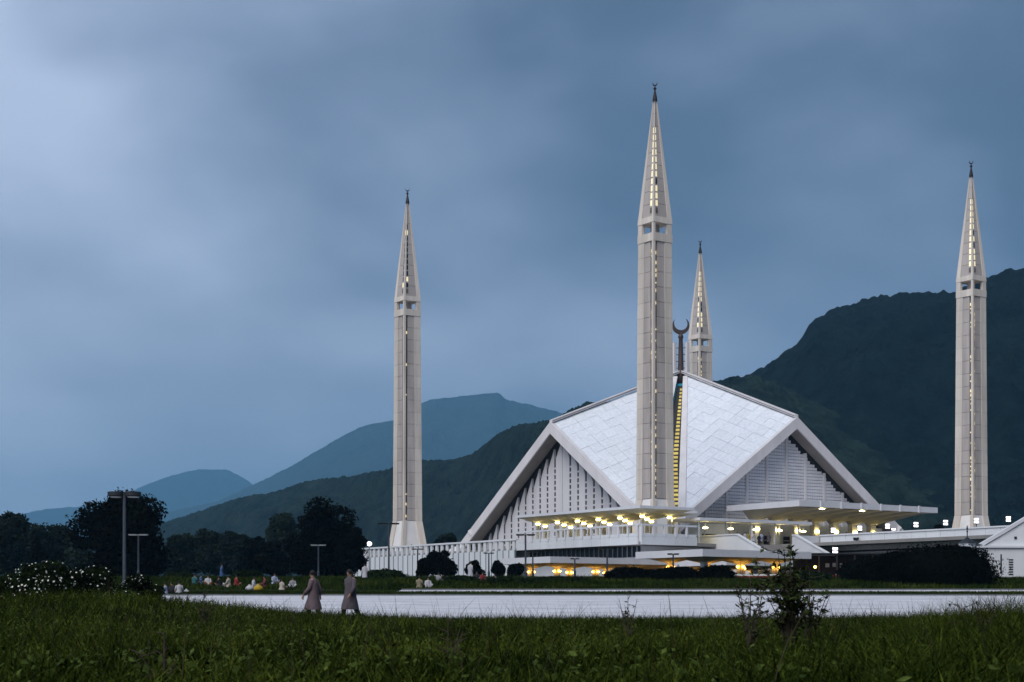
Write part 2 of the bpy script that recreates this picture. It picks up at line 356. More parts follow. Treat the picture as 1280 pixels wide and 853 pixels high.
# ------------------------------------------------------------------ prayer hall
hall = thing('prayer_hall', 'white tent shaped prayer hall with marble slopes and triangular gables between four minarets', 'mosque', (C.x, C.y, T), TH)
K, ZP, ZA = 33.3, 35.75 - T, 48.3 - T      # gable distance, gable peak, apex (above the terrace)
SL = (35.75 - 12.5) / 33.3                 # gable beam slope
def rot4(p, k):
    x, y, z = p
    for _ in range(k): x, y = -y, x
    return (x, y, z)
def hall_quadrant(k):
    # quadrant k: corner (-1,-1) turned by k*90 degrees ; slabs towards the -x gable and the -y gable
    for side in (0, 1):
        def tr(p):
            x, y, z = p
            if side: x, y = y, x
            return rot4((x, y, z), k)
        front = (k == 0)
        apex = Vector((0, 0, ZA)); peak = Vector((-K, 0, ZP)); corner = Vector((-K, -K, ZP - SL * K))
        ap = apex + (peak - apex) * .062; co = corner + (peak - corner) * .165
        # supporting slab
        mb = MB(); a2, p2, c2 = ap.copy(), peak.copy(), co.copy()
        mb.slab([tr(a2), tr(p2), tr(c2)], .9)
        slab = mb.build('roof_slab', 'roof_bed', hall)
        nrm = (Vector(tr(p2)) - Vector(tr(a2))).cross(Vector(tr(c2)) - Vector(tr(a2))).normalized()
        if nrm.z < 0: nrm = -nrm
        if front:
            n = 13; e1 = (ap - peak) / n; e2 = (co - peak) / n
            rnd = random.Random(5 + side)
            for i in range(n):
                for j in range(n - i):
                    g = rnd.uniform(.005, .013); lift = rnd.uniform(.045, .10)
                    tri = (i + j == n - 1)
                    q = [(i + g, j + g), (i + 1 - g * (2.2 if tri else 1), j + g), (i + 1 - g, j + 1 - g), (i + g, j + 1 - g * (2.2 if tri else 1))]
                    if tri: q = [q[0], q[1], q[3]]
                    pts = [Vector(tr(peak + e1 * a + e2 * b)) + nrm * (lift + rnd.uniform(-.012, .012)) for a, b in q]
                    pb = MB().slab([tuple(p) for p in pts], .1).build('roof_panel', 'roof_marble', slab)
        else:
            MB().slab([tuple(Vector(tr(p)) + nrm * .06) for p in (ap, peak, co)], .1).build('roof_cover', 'roof_marble', slab)
        # gable beam: a deep slanting concrete edge beam with its soffit
        o0, o1 = -K - .55, -K + 2.5          # outer and inner face
        th = 1.95
        yb = -K - 1.2; up = .28
        def bz(y, off=0): return ZP + SL * y + off       # y negative
        mb = MB(); v = []
        for x in (o0, o1):
            v += [tr((x, 0, ZP + up)), tr((x, yb, bz(yb, up))), tr((x, yb, bz(yb, -th))), tr((x, 0, ZP - th))]
        mb.add(v, [(0, 1, 2, 3), (7, 6, 5, 4), (0, 4, 5, 1), (1, 5, 6, 2), (2, 6, 7, 3), (3, 7, 4, 0)])
        # trim top to the roof: narrow cap only on the outer metre
        bm_o = mb.build('gable_beam', 'hall_concrete', hall)
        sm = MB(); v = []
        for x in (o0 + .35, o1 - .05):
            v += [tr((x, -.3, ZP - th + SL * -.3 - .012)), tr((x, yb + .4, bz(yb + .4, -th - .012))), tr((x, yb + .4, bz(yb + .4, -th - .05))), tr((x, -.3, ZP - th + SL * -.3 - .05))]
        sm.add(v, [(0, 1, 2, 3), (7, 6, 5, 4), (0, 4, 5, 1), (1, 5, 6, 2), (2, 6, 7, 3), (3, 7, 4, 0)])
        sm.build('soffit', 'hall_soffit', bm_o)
        # beam along the skylight slot
        mb = MB(); w = 1.15
        dirs = (co - ap).normalized(); inw = (peak - ap); inw = (inw - dirs * inw.dot(dirs)).normalized()
        n0 = (peak - ap).cross(co - ap).normalized()
        if n0.z < 0: n0 = -n0
        a0 = ap - dirs * 5.2 * 0 ; c0 = co + dirs * 1.5
        q = [a0 - inw * .85, c0 - inw * 1.35, c0 + inw * .12, a0 + inw * .12]
        mb.hexa([tr(p - n0 * .9) for p in q] + [tr(p + n0 * .32) for p in q])
        mb.build('slot_beam', 'hall_concrete', hall)
    # skylight strip down the fold
    apex = Vector((0, 0, ZA)); corner = Vector((-K, -K, ZP - SL * K))
    a = apex + (corner - apex) * .045; c = corner + (corner - apex) * .03
    dv = (c - a); ln = dv.length; dn = dv.normalized(); sd = Vector((1, -1, 0)).normalized(); nn = sd.cross(dn).normalized()
    if nn.z < 0: nn = -nn
    c = apex + (corner - apex) * .87; dv = c - a
    w0, w1 = 1.35, 4.75
    mb = MB(); q = [a - sd * w0, c - sd * w1, c + sd * w1, a + sd * w0]
    mb.hexa([rot4(p - nn * 1.1, k) for p in q] + [rot4(p - nn * .75, k) for p in q])
    sk = mb.build('skylight', 'frame_teal', hall)
    if k == 0:
        rows = 31
        def at(f, off): return a + dv * f + sd * off
        def offs(W):
            o1 = 2.25 if W > 3.5 else .64 * W
            return o1, o1 + min(.95, .28 * W)
        Wa, Wb = w0 + .1, w1
        q = [at(.02, -(Wa - offs(Wa)[0] + .02)), at(.995, -(Wb - offs(Wb)[0] + .02)), at(.995, Wb - offs(Wb)[0] + .02), at(.02, Wa - offs(Wa)[0] + .02)]
        b = MB(); b.hexa([rot4(p - nn * .74, k) for p in q] + [rot4(p - nn * .70, k) for p in q]); b.build('dark_glass', 'void_dark', sk)
        for r in range(rows):
            f0 = .05 + r / rows * .93; f1 = f0 + .52 / rows * .93
            for sgn in ((1,) if f0 < .45 else (-1, 1)):
                W0 = w0 + (w1 - w0) * f0; W1 = w0 + (w1 - w0) * f1
                (p1, p2), (r1, r2) = offs(W0), offs(W1)
                q = [at(f0, sgn * (W0 - p2)), at(f1, sgn * (W1 - r2)), at(f1, sgn * (W1 - r1)), at(f0, sgn * (W0 - p1))]
                b = MB(); b.hexa([rot4(p - nn * .69, k) for p in q] + [rot4(p - nn * .55, k) for p in q]); b.build('pane', 'pane_yellow', sk)
    # abutment where two gable beams meet
    zc = ZP - SL * K
    mb = MB(); mb.frus(-K - 4.8, -K + 3.2, -K - 4.8, -K + 3.2, -.3, -K - 1.0, -K + 2.3, -K - 1.0, -K + 2.3, zc + .1)
    mb.v = [rot4(p, k) for p in mb.v]; mb.build('abutment', 'hall_concrete', hall)
    # ridge kerb from apex to the -x gable
    mb = MB(); v = []
    for y in (-.45, .45):
        v += [(-.6, y, ZA + .12), (-K - .3, y, ZP + .14), (-K - .3, y, ZP + .72), (-.6, y, ZA + .66)]
    mb.add([rot4(p, k) for p in v], [(0, 1, 2, 3), (7, 6, 5, 4), (0, 4, 5, 1), (1, 5, 6, 2), (2, 6, 7, 3), (3, 7, 4, 0)])
    rk = mb.build('ridge_kerb', 'hall_concrete', hall)
    mb = MB(); v = []
    for y in (-.5, .5):
        v += [(-.6, y, ZA + .36), (-K - .2, y, ZP + .40), (-K - .2, y, ZP + .5), (-.6, y, ZA + .46)]
    mb.add([rot4(p, k) for p in v], [(0, 1, 2, 3), (7, 6, 5, 4), (0, 4, 5, 1), (1, 5, 6, 2), (2, 6, 7, 3), (3, 7, 4, 0)])
    mb.build('gutter', 'slot_dark', rk)
for k in range(4): hall_quadrant(k)

# gable infills: k=0 is the -x gable (left in the photograph), k=1 the -y gable (right)
XI = -K + 2.55
def gable_back(k):
    mb = MB(); v = []
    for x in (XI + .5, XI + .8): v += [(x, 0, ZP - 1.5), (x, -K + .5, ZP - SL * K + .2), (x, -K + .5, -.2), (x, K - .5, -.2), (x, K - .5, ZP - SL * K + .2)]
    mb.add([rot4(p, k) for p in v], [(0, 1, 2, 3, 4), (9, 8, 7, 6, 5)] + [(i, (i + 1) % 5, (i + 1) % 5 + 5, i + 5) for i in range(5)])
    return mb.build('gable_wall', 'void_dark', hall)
gw = gable_back(0)
sp = 2.53
for i in range(-13, 13):
    y0 = i * sp + .29; y1 = (i + 1) * sp - .29
    if i == -1: y1 = -.07
    if i == 0: y0 = .07
    def topz(y): return ZP - 2.35 - SL * abs(y)
    # the fins have steep slanting tops: the side towards the middle is the high one
    yi, yo = (y0, y1) if i >= 0 else (y1, y0)
    zi = topz(yi) - .35; zo = zi - 3.9
    zo = max(zo, -.1)
    if zi < .4: continue
    mb = MB(); v = []
    for x in (XI, XI + .45): v += [(x, yi, -.2), (x, yo, -.2), (x, yo, zo), (x, yi, zi)]
    mb.add(v, [(0, 1, 2, 3), (7, 6, 5, 4), (0, 4, 5, 1), (1, 5, 6, 2), (2, 6, 7, 3), (3, 7, 4, 0)])
    mb.build('fin', 'fin_concrete', gw)
    # short cross blocks bridging the slot on the outer side of the fin
    if i not in (-13,):
        ys_ = i * sp
        mb = MB(); z = .6; zt = topz(abs(ys_)) - 3.6
        if abs(ys_) > .1:
            while z < zt:
                mb.box(XI + .01, XI + .42, ys_ - .288, ys_ + .288, z, z + .34); z += 1.13
            dk = MB().box(XI + .13, XI + .44, ys_ - .287, ys_ + .287, -.1, max(.2, zt + 1.2)); dk.build('slot_shade', 'void_dark', gw)  # dark sheet near the front, standing in for the shade inside the slot
            if mb.v: struct(mb.build('slot_block', 'fin_concrete', gw), 'stuff')
    # thin courses across the fin face
gw = gable_back(1)
bay = 5.16
for i in range(-7, 7):
    y0 = i * bay; y1 = y0 + bay
    mb = MB(); cell = .645
    nr = 0
    for c in range(8):
        ya = y0 + c * cell; ym = ya + cell / 2
        top = ZP - 2.7 - SL * (abs(ym) + cell * .6)
        nrow = int((top - .0) / .62)
        if nrow < 1: continue
        # pier of the lattice and the blocks
        mb.box(XI + .05, XI + .4, ya, ya + .29, 0, nrow * .62)
        for r in range(nrow):
            mb.box(XI, XI + .42, ya + .001, ya + cell - .001, r * .62 + .15, (r + 1) * .62 - .0005)
        nr += nrow
    if nr:
        mb.v = [rot4(p, 1) for p in mb.v]; struct(mb.build('lattice', 'lattice_white', gw), 'stuff')
    top = ZP - 2.3 - SL * (abs(y0) + .4)
    if top > 1:
        mb = MB(); mb.box(XI - .22, XI + .45, y0 - .26, y0 + .26, -.2, top); mb.v = [rot4(p, 1) for p in mb.v]; mb.build('mullion', 'hall_concrete', gw)
for k in (2, 3): gable_back(k)
# entrance wall under the right gable with lit recesses
mb = MB(); mb.box(-26, 26, -K + 1.6, -K + 2.3, -.2, 6.0); ew = mb.build('entrance_wall', 'column_cream', hall)
for k in range(9):
    x = -20.6 + k * 5.16
    mb = MB(); mb.box(x - 1.7, x + 1.7, -K + 1.45, -K + 1.7, .1, 3.7); d = mb.build('grille_door', 'brown_wood', ew)
    mb = MB()
    for z in (1.0, 1.9, 2.8): mb.box(x - 1.7, x + 1.7, -K + 1.36, -K + 1.44, z, z + .14)
    mb.build('rail', 'column_cream', d)

# finial on the apex
def crescent_mesh(R, n=26, thick=.2, opening=.85):
    # open-topped crescent in the XZ plane, hanging from its tips, bottom at z=0
    pts_o, pts_i = [], []
    a0 = math.pi * (.5 + opening * .5 * .55); a1 = math.pi * (2.5 - opening * .5 * .55)
    r2 = R * .80; off = R * .27
    for k in range(n + 1):
        a = a0 + (a1 - a0) * k / n
        pts_o.append((R * math.cos(a), R + R * math.sin(a)))
        x, z = r2 * math.cos(a), R + off + r2 * math.sin(a)
        pts_i.append((x, z))
    pts_i[0] = pts_o[0]; pts_i[-1] = pts_o[-1]
    mb = MB(); v = []; f = []
    for o, i in zip(pts_o, pts_i):
        v += [(o[0], -thick, o[1]), (o[0], thick, o[1]), (i[0], -thick, i[1]), (i[0], thick, i[1])]
    for k in range(n):
        a, b = k * 4, k * 4 + 4
        f += [(a, b, b + 2, a + 2), (a + 1, a + 3, b + 3, b + 1), (a, a + 1, b + 1, b), (a + 2, b + 2, b + 3, a + 3)]
    f += [(0, 2, 3, 1), (n * 4, n * 4 + 1, n * 4 + 3, n * 4 + 2)]
    return mb.add(v, f)
mb = MB(); mb.lathe([(.75, -3), (.62, ZA + .2), (.55, ZA + 4), (.42, ZA + 7.4), (.55, ZA + 7.6), (.55, ZA + 8.0), (.3, ZA + 8.3), (.3, ZA + 8.5)], 12)
mb.v = [(x, y, z if z > 0 else ZA - 3) for x, y, z in mb.v]
fin = mb.build('finial', 'crescent_bronze', hall, True)
cr = crescent_mesh(1.8, thick=.28).build('crescent', 'crescent_bronze', fin); cr.location = (0, 0, ZA + 8.3); cr.rotation_euler = (0, 0, -TH + .05)
for sx_, sy_ in ((1, -1), (-1, 1), (1, 1), (-1, -1)):
    if (sx_, sy_) == (-1, -1): continue
    mb = MB(); cx, cy = sx_ * .95, sy_ * .95
    h = 6.6 if sx_ * sy_ < 0 else 5.0
    mb.frus(cx - .42, cx + .42, cy - .42, cy + .42, ZA - 2.2, cx - .30, cx + .30, cy - .30, cy + .30, ZA + h); mb.build('apex_post', 'hall_concrete', hall)
for z in (1.2, 2.6, 4.0, 5.4):
    mb = MB(); mb.box(-1.0, 1.0, -.09, .09, ZA + z, ZA + z + .12); o = mb.build('tie_bar', 'crescent_bronze', fin); o.rotation_euler = (0, 0, -math.pi / 4)

# ------------------------------------------------------------------ minarets
def make_minaret(label):
    t = thing('minaret', label, 'minaret', (0, 0, T), TH, 'four minarets around the prayer hall')
    z18, z62 = 18.2 - T, 62.1 - T
    def hs(z):    # half side
        if z <= z18: return 3.45 + (2.30 - 3.45) * z / z18
        if z <= 66.2 - T: return 2.30 + (2.03 - 2.30) * (z - z18) / (66.2 - T - z18)
        return 2.03 + (.22 - 2.03) * ((z - (66.2 - T)) / (86.7 - 66.2))
    core = MB(); h0, h1 = hs(z18) - .45, hs(z62) - .45
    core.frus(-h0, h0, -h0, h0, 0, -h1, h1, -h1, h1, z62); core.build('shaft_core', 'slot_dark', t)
    # corner list: camera-facing and opposite corners carry narrow ribs, the others wide piers
    corners = {(-1, -1): .46, (1, 1): .46, (-1, 1): 1.62, (1, -1): 1.62}
    nrow = 17; rh = (z62 - z18) / nrow
    def cbox(sx, sy, w, za, zb, out=0.0, dep=.5):
        """L-shaped corner piece between two heights"""
        mb = MB(); ring = []
        for z in (za, zb):
            h = hs(z) + out; wi = w
            pts = [(h, h), (h - wi, h), (h - wi, h - dep), (h - dep, h - dep), (h - dep, h - wi), (h, h - wi)] if wi > dep + .02 else [(h, h), (h - wi, h), (h - wi, h - wi), (h, h - wi)]
            ring.append([(sx * a, sy * b, z) for a, b in pts])
        n = len(ring[0]); mb.add(ring[0] + ring[1], [tuple(range(n)), tuple(range(n, 2 * n))] + [(i, (i + 1) % n, (i + 1) % n + n, i + n) for i in range(n)])
        return mb
    for (sx, sy), w in corners.items():
        inner = cbox(sx, sy, w - .06, z18 - .1, z62, -.10)
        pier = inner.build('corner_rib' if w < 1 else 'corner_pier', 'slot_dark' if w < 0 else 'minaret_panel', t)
        if w < 1:
            cbox(sx, sy, w, z18, z62, .04, .3).build('rib_face', 'minaret_concrete', pier)
        else:
            for r in range(nrow):
                cbox(sx, sy, w, z18 + r * rh + .02, z18 + (r + 1) * rh - .02).build('block', 'minaret_concrete', pier)
        # flared foot
        cbox(sx, sy, w if w > 1 else .75, 0, z18 - .02, .02, .6).build('foot_rib', 'minaret_concrete', t)
    # recessed panels between the slot and the pier, on each of four faces
    for (sx, sy), w in corners.items():
        if w > 1: continue
        for ax in (0, 1):
            for r in range(nrow):
                za, zb = z18 + r * rh + .035, z18 + (r + 1) * rh - .035
                h = hs((za + zb) / 2); a0, a1 = h - .98, -h + 1.58
                mb = MB()
                for_in, for_out = h - .42, h - .13
                if ax == 0: mb.box(min(sx * a0, sx * a1), max(sx * a0, sx * a1), min(sy * for_in, sy * for_out), max(sy * for_in, sy * for_out), za, zb)
                else: mb.box(min(sx * for_in, sx * for_out), max(sx * for_in, sx * for_out), min(sy * a0, sy * a1), max(sy * a0, sy * a1), za, zb)
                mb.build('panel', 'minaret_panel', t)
            # white infill of the flared foot
            mb = MB(); v = []
            for z in (0, z18 - .05):
                h = hs(z) - .22
                for d in (h - .3, h):
                    for a in (h - .4, -h + 1.3):
                        v.append((sx * a, sy * d, z) if ax == 0 else (sx * d, sy * a, z))
            mb.add(v, [(0, 1, 3, 2), (4, 6, 7, 5), (0, 4, 5, 1), (2, 3, 7, 6), (0, 2, 6, 4), (1, 5, 7, 3)])
            mb.build('foot_panel', 'minaret_foot', t)
            # little lamps inside the slot on the camera-facing corner
            if (sx, sy) == (-1, -1):
                rnd = random.Random(3 + ax)
                zz = z18 + .9
                while zz < z62 - 1:
                    h = hs(zz); p = h - .72; q = h - .36
                    mb = MB()
                    s_ = rnd.choice((.09, .11, .16)); hh = rnd.choice((.10, .13, .28))
                    if ax == 0: mb.box(-p - s_, -p + s_, -q - .08, -q + .1, zz - hh, zz + hh)
                    else: mb.box(-q - .08, -q + .1, -p - s_, -p + s_, zz - hh, zz + hh)
                    mb.build('slot_lamp', 'window_lit', t); zz += rh * rnd.choice((.33, .5, .33, .75, .5))
    # balcony band, open lantern storey and collar
    zb0, zb1, zo1, zs = 62.1 - T, 63.5 - T, 65.3 - T, 66.3 - T
    h = hs(zb0) + .07
    MB().frus(-h, h, -h, h, zb0 + .02, -h, h, -h, h, zb1).build('balcony_band', 'minaret_concrete', t)
    for (sx, sy), w in corners.items():
        cbox(sx, sy, w if w < 1 else 1.05, zb1 + .01, zo1 - .01, .02, .55).build('lantern_post', 'minaret_concrete', t)
    MB().box(-.55, .55, -.55, .55, zb1, zo1).build('stair_core', 'minaret_panel', t)
    h2 = hs(zs)
    MB().frus(-h, h, -h, h, zo1, -h2 - .05, h2 + .05, -h2 - .05, h2 + .05, zs).build('collar', 'minaret_concrete', t)
    # spire in stacked stone courses
    zt = 86.7 - T; nc = 9
    for r in range(nc):
        za = zs + (zt - zs) * r / nc + .03; zb = zs + (zt - zs) * (r + 1) / nc - .03
        a, b = hs(za) - .10, hs(zb) - .10
        MB().frus(-a, a, -a, a, za, -b, b, -b, b, zb).build('spire_course', 'minaret_panel', t)
    for (sx, sy), w in corners.items():
        mb = MB(); rings = []
        for z in (zs, zt):
            hh = hs(z) + .03; wi = (.46 if w < 1 else .95) * hs(z) / 2.03; wi = min(wi, hh * .9)
            rings.append([(sx * x, sy * y, z) for x, y in ((hh, hh), (hh - wi, hh), (hh - wi, hh - .3 * wi - .1), (hh - .3 * wi - .1, hh - wi), (hh, hh - wi))])
        mb.add(rings[0] + rings[1], [(0, 1, 2, 3, 4), (9, 8, 7, 6, 5)] + [(i, (i + 1) % 5, (i + 1) % 5 + 5, i + 5) for i in range(5)])
        mb.build('spire_rib', 'minaret_concrete', t)
    nwin = 12
    for ax in (0, 1):
        for r in range(nwin):
            z0 = zs + .55 + r * 1.28; z1 = z0 + .98
            mb = MB(); v = []
            for z in (z0, z1):
                hh = hs(z); k_ = hs(z) / 2.03
                lo, hi = hh - .5 * k_ - .03, hh - 1.0 * k_ - .05
                for d in (hh - .25, hh - .055):
                    for a in (lo, hi):
                        v.append((-a, -d, z) if ax == 0 else (-d, -a, z))
            mb.add(v, [(0, 1, 3, 2), (4, 6, 7, 5), (0, 4, 5, 1), (2, 3, 7, 6), (0, 2, 6, 4), (1, 5, 7, 3)])
            mb.build('spire_window', 'slot_dark' if r == 0 else 'spire_lit', t)
    fb = MB(); fb.lathe([(.42, zt - .1), (.40, zt + .3), (.14, zt + 1.7), (.12, zt + 1.85), (.28, zt + 2.0), (.28, zt + 2.15), (.1, zt + 2.3), (.06, zt + 2.55)], 10)
    fo = fb.build('finial', 'finial_metal', t)
    c = crescent_mesh(.42, 16, .08).build('crescent', 'finial_metal', fo); c.location = (0, 0, zt + 2.5); c.rotation_euler = (0, 0, -TH)
    return t
MR = 58.7 / math.sqrt(2)
mins = [((-MR, -MR), 'tallest looking beige minaret nearest the viewer, in front of the tent roof'), ((-MR, MR), 'leftmost beige concrete minaret, standing clear of the hall'),
        ((MR, -MR), 'rightmost beige minaret standing before the dark mountain'), ((MR, MR), 'far minaret half hidden behind the roof apex, only its top showing')]
m0 = make_minaret(mins[0][1])
for k, ((x, y), lab) in enumerate(mins):
    o = m0 if k == 0 else copy_tree(m0)
    w = LW(x, y, T); w.x += (-.25, 0, -.2, .6)[k]; o.location = w; o['label'] = lab
    rr = random.Random(50 + k)
    lit = (.95, .22, .9, .85)[k]; lits = (.8, .25, .95, .8)[k]
    for ch in o.children:
        nm = ch.name.split('.')[0]
        if nm in ('spire_window', 'slot_lamp') and ch.data.materials[0] in (MAT['window_lit'], MAT['spire_lit']):
            if rr.random() > (lit if nm == 'spire_window' else lits):
                ch.material_slots[0].link = 'OBJECT'; ch.material_slots[0].material = MAT['slot_dark'] if nm == 'slot_lamp' else MAT['window_glass']

# ------------------------------------------------------------------ terrace
ter = thing('terrace', 'raised white stone terrace carrying the prayer hall and minarets', 'terrace', (C.x, C.y, T), TH)
G0 = -6.5   # below ground, relative to the terrace level
MB().box(-64.0, 75, -64.8, 26, G0, -.5).build('podium', 'plaster', ter)
MB().box(-49.0, 75, 26.004, 60, G0, -.5).build('podium', 'plaster', ter)
MB().box(-37.3, 75, -140, -64.82, G0, -.5).build('podium', 'plaster', ter)
MB().box(-66.8, 75, -67.8, 26, -.48, 0).build('floor', 'floor_stone', ter)
MB().box(-49.4, 75, 26.004, 60.4, -.48, 0).build('floor', 'floor_stone', ter)
MB().box(-42.4, 75, -140, -67.82, -.48, -.004).build('floor', 'floor_stone', ter)
# left wall: tall panels with blue ribs, an open arcade under a coping
LX = -67.0
mb = MB(); mb.box(LX - .12, LX + .5, -36, 26, 1.25, 1.55); mb.build('coping', 'plaster', ter)
for i in range(36):
    y = -35.6 + i * 1.72
    MB().box(LX, LX + .3, y + .06, y + 1.66, G0, -.35).build('wall_panel', 'plaster', ter)
    MB().box(LX - .1, LX + .22, y - .07, y + .07, G0, -.30).build('wall_rib', 'rib_blue', ter)
    MB().box(LX + .0, LX + .3, y + .10, y + .82, -.34, 1.24).build('arcade_post', 'plaster', ter)
# far end return of that wall
MB().box(LX, -49.5, 26.1, 26.6, G0, 1.5).build('end_wall', 'plaster', ter)

# balcony front below the lit canopy: slab edge, parapet panels, frame
YB = -67.8
def balcony_run(axis, n, step, start):
    for i in range(n):
        a = start + i * step
        def bx(m_, lo, hi, d0, d1, z0, z1):
            if axis == 'y': return m_.box(LX + d0, LX + d1, lo, hi, z0, z1)
            return m_.box(lo, hi, YB - .2 + d0, YB - .2 + d1, z0, z1)
        bx(MB(), a + .02, a + step - .02, -.05, .3, -.42, .78).build('parapet_panel', 'plaster', ter)
        bx(MB(), a + .35, a + step - .12, -.02, .2, .80, 1.28).build('parapet_inset', 'plaster', ter)
        bx(MB(), a, a + .3, -.1, .24, .80, 2.4).build('frame_post', 'canopy_white', ter)
balcony_run('y', 14, 2.25, -67.6)
balcony_run('x', 5, 2.2, -66.7)
MB().box(LX - .1, LX + .28, -67.9, -36.1, 2.4, 2.68).build('frame_beam', 'canopy_white', ter)
MB().box(LX + .3, -55.7, YB - .28, YB + .06, 2.4, 2.68).build('frame_beam', 'canopy_white', ter)
# recessed dark window band and white wall with small square holes beneath it
MB().box(-64.35, -64.05, -64.6, -36.2, -2.15, -.55).build('window_band', 'window_glass', ter)
for i in range(24):
    y = -64.3 + i * 1.18
    MB().box(-64.47, -64.36, y, y + .14, -2.15, -.55).build('mullion', 'mullion', ter)
MB().box(-64.4, -64.05, -64.85, -36.2, G0, -2.17).build('lower_wall', 'plaster', ter)
for i in range(9):
    y = -62.4 + i * 2.9
    MB().box(-64.46, -64.41, y, y + .55, -2.85, -2.45).build('vent_hole', 'window_glass', ter)
MB().box(-63.9, -52, -65.15, -64.85, G0, -.52).build('front_wall', 'plaster_grey', ter)
# solid parapet along the front edge right of the balcony up to the stairs, with its slanted end
def slant_wall(name, lx, y_back, y_top, y_end, ztop, zend, mat):
    mb = MB(); v = []
    for x in (lx - .2, lx + .2): v += [(x, y_back, -4.9), (x, y_end, -4.9), (x, y_end, zend), (x, y_top, ztop), (x, y_back, ztop)]
    mb.add(v, [(0, 1, 2, 3, 4), (9, 8, 7, 6, 5)] + [(i, (i + 1) % 5, (i + 1) % 5 + 5, i + 5) for i in range(5)])
    o = mb.build(name, mat, ter)
    mb = MB(); v = []
    for x in (lx - .32, lx + .32): v += [(x, y_back, ztop + .005), (x, y_top, ztop + .005), (x, y_end, zend + .005), (x, y_end, zend + .19), (x, y_top, ztop + .19), (x, y_back, ztop + .19)]
    mb.add(v, [tuple(range(6)), tuple(range(11, 5, -1))] + [(i, (i + 1) % 6, (i + 1) % 6 + 6, i + 6) for i in range(6)])
    mb.build('coping', 'plaster', o)
slant_wall('stair_wall', -51.4, -56.5, -72.4, -83.5, 1.2, -3.8, 'plaster')
slant_wall('stair_wall', -42.5, -75.2, -75.9, -85.5, 1.2, -3.1, 'plaster_grey')
MB().box(-42.28, -37.8, -76.2, -75.85, -4.9, 1.22).build('parapet_return', 'plaster', ter)
for s in range(26):
    MB().box(-51.18, -42.72, -72.6 - (s + 1) * .42, -72.6 - s * .42 - .004, -4.9, -s * .17 - .17).build('step', 'step_stone', ter)
# right parapet running towards the viewer in wide panels
for i in range(20):
    y = -76.3 - i * 2.6
    MB().box(-37.78, -37.42, y - 2.57, y - .03, -1.15, 1.2).build('parapet_panel', 'plaster', ter)
MB().box(-37.92, -37.3, -128.5, -76.22, 1.21, 1.42).build('coping', 'plaster', ter)
MB().box(-37.6, -37.4, -128.5, -76.22, -1.4, -1.16).build('shadow_strip', 'brown_wood', ter)

# ------------------------------------------------------------------ mushroom-column canopies
def mushroom(t, x, y, zt, half, ct, zc, zf, rcol, mat_slab, mat_under, lamp, lampr, lampz, fascia):
    """one square module: slab, inverted pyramid soffit, column, lamp ring"""
    MB().box(x - half + .01, x + half - .01, y - half + .01, y + half - .01, zt - fascia, zt).build('canopy_slab', mat_slab, t)
    mb = MB(); q = half - .18
    mb.frus(x - rcol, x + rcol, y - rcol, y + rcol, zc, x - q, x + q, y - q, y + q, zt - fascia - .003); mb.build('capital', mat_under, t)
    c = MB().box(x - rcol + .03, x + rcol - .03, y - rcol + .03, y + rcol - .03, zf, zc - .003).build('column', 'column_cream', t)
    if lamp:
        mb = MB(); mb.lathe([(lampr * .55, lampz - .12), (lampr, lampz), (lampr * .9, lampz + .12), (rcol + .1, lampz + .16)], 14, (x, y, 0)); mb.build('lamp_ring', lamp, c)
cnA = thing('balcony_canopy', 'flat white canopy over the balcony glowing with many warm ceiling lamps', 'canopy', LW(-66.8, -67.8, T), TH)
for i in range(3):
    for j in range(7):
        if (i == 0 and j == 6) or (i == 2 and j == 0): continue
        mushroom(cnA, 2.7 + 5.4 * i, 2.7 + 5.4 * j, 14.9 - T, 2.7, 0, 13.75 - T, 0, .26, 'canopy_white', 'canopy_under', 'lamp_warm', .40, 13.40 - T, .42)
def low_canopy(label, cx, cy, nx, ny, sx, sy, ztop, zg, unlit=()):
    t = thing('low_canopy', label, 'canopy', LW(cx, cy, zg), TH, 'low flat canopies in front of the terrace')
    W, Dp = nx * sx, ny * sy; zt = ztop - zg
    MB().box(0, W, 0, Dp, zt - .16, zt).build('roof_slab', 'canopy_white', t)
    fas = .82
    MB().box(-.06, .0, -.06, Dp + .06, zt - fas, zt + .05).build('fascia', 'canopy_white', t)
    MB().box(W, W + .06, -.06, Dp + .06, zt - fas, zt + .05).build('fascia', 'canopy_white', t)
    MB().box(.002, W - .002, -.06, -.002, zt - fas, zt + .05).build('fascia', 'canopy_white', t)
    MB().box(.002, W - .002, Dp + .002, Dp + .06, zt - fas, zt + .05).build('fascia', 'canopy_white', t)
    for i in range(nx):
        for j in range(ny):
            x, y = sx * (i + .5), sy * (j + .5)
            mb = MB(); r = .38
            mb.frus(x - r, x + r, y - r, y + r, zt - 1.35, x - sx / 2 + .15, x + sx / 2 - .15, y - sy / 2 + .15, y + sy / 2 - .15, zt - .17 - .35)
            mb.build('capital', 'canopy_under', t)
            lit = (i, j) not in unlit
            c = MB().box(x - .33, x + .33, y - .33, y + .33, -.8, zt - 1.352).build('column', 'column_cream' if lit else 'plaster', t)
            if lit:
                for dx_, dy_ in ((-.52, 0), (.52, 0), (0, -.52), (0, .52)):
                    MB().lathe([(.05, zt - 2.02), (.15, zt - 1.93), (.15, zt - 1.83), (.05, zt - 1.75)], 10, (x + dx_, y + dy_, 0)).build('bulb', 'lamp_orange', c)
    return t
low_canopy('long low white canopy with orange lit columns under the balcony', -87.75, -73.9, 4, 2, 6.9, 6.25, 6.70, 3.9)
low_canopy('nearest low white canopy with a pale corner column and orange lit columns', -90.6, -108.4, 3, 2, 6.0, 6.2, 6.64, 3.2, unlit=((0, 0),))
low_canopy('low white canopy tucked behind the nearest one below the stairs', -68.5, -88.5, 3, 2, 5.4, 6.0, 6.35, 3.6, unlit=((0, 0), (1, 0), (2, 0)))
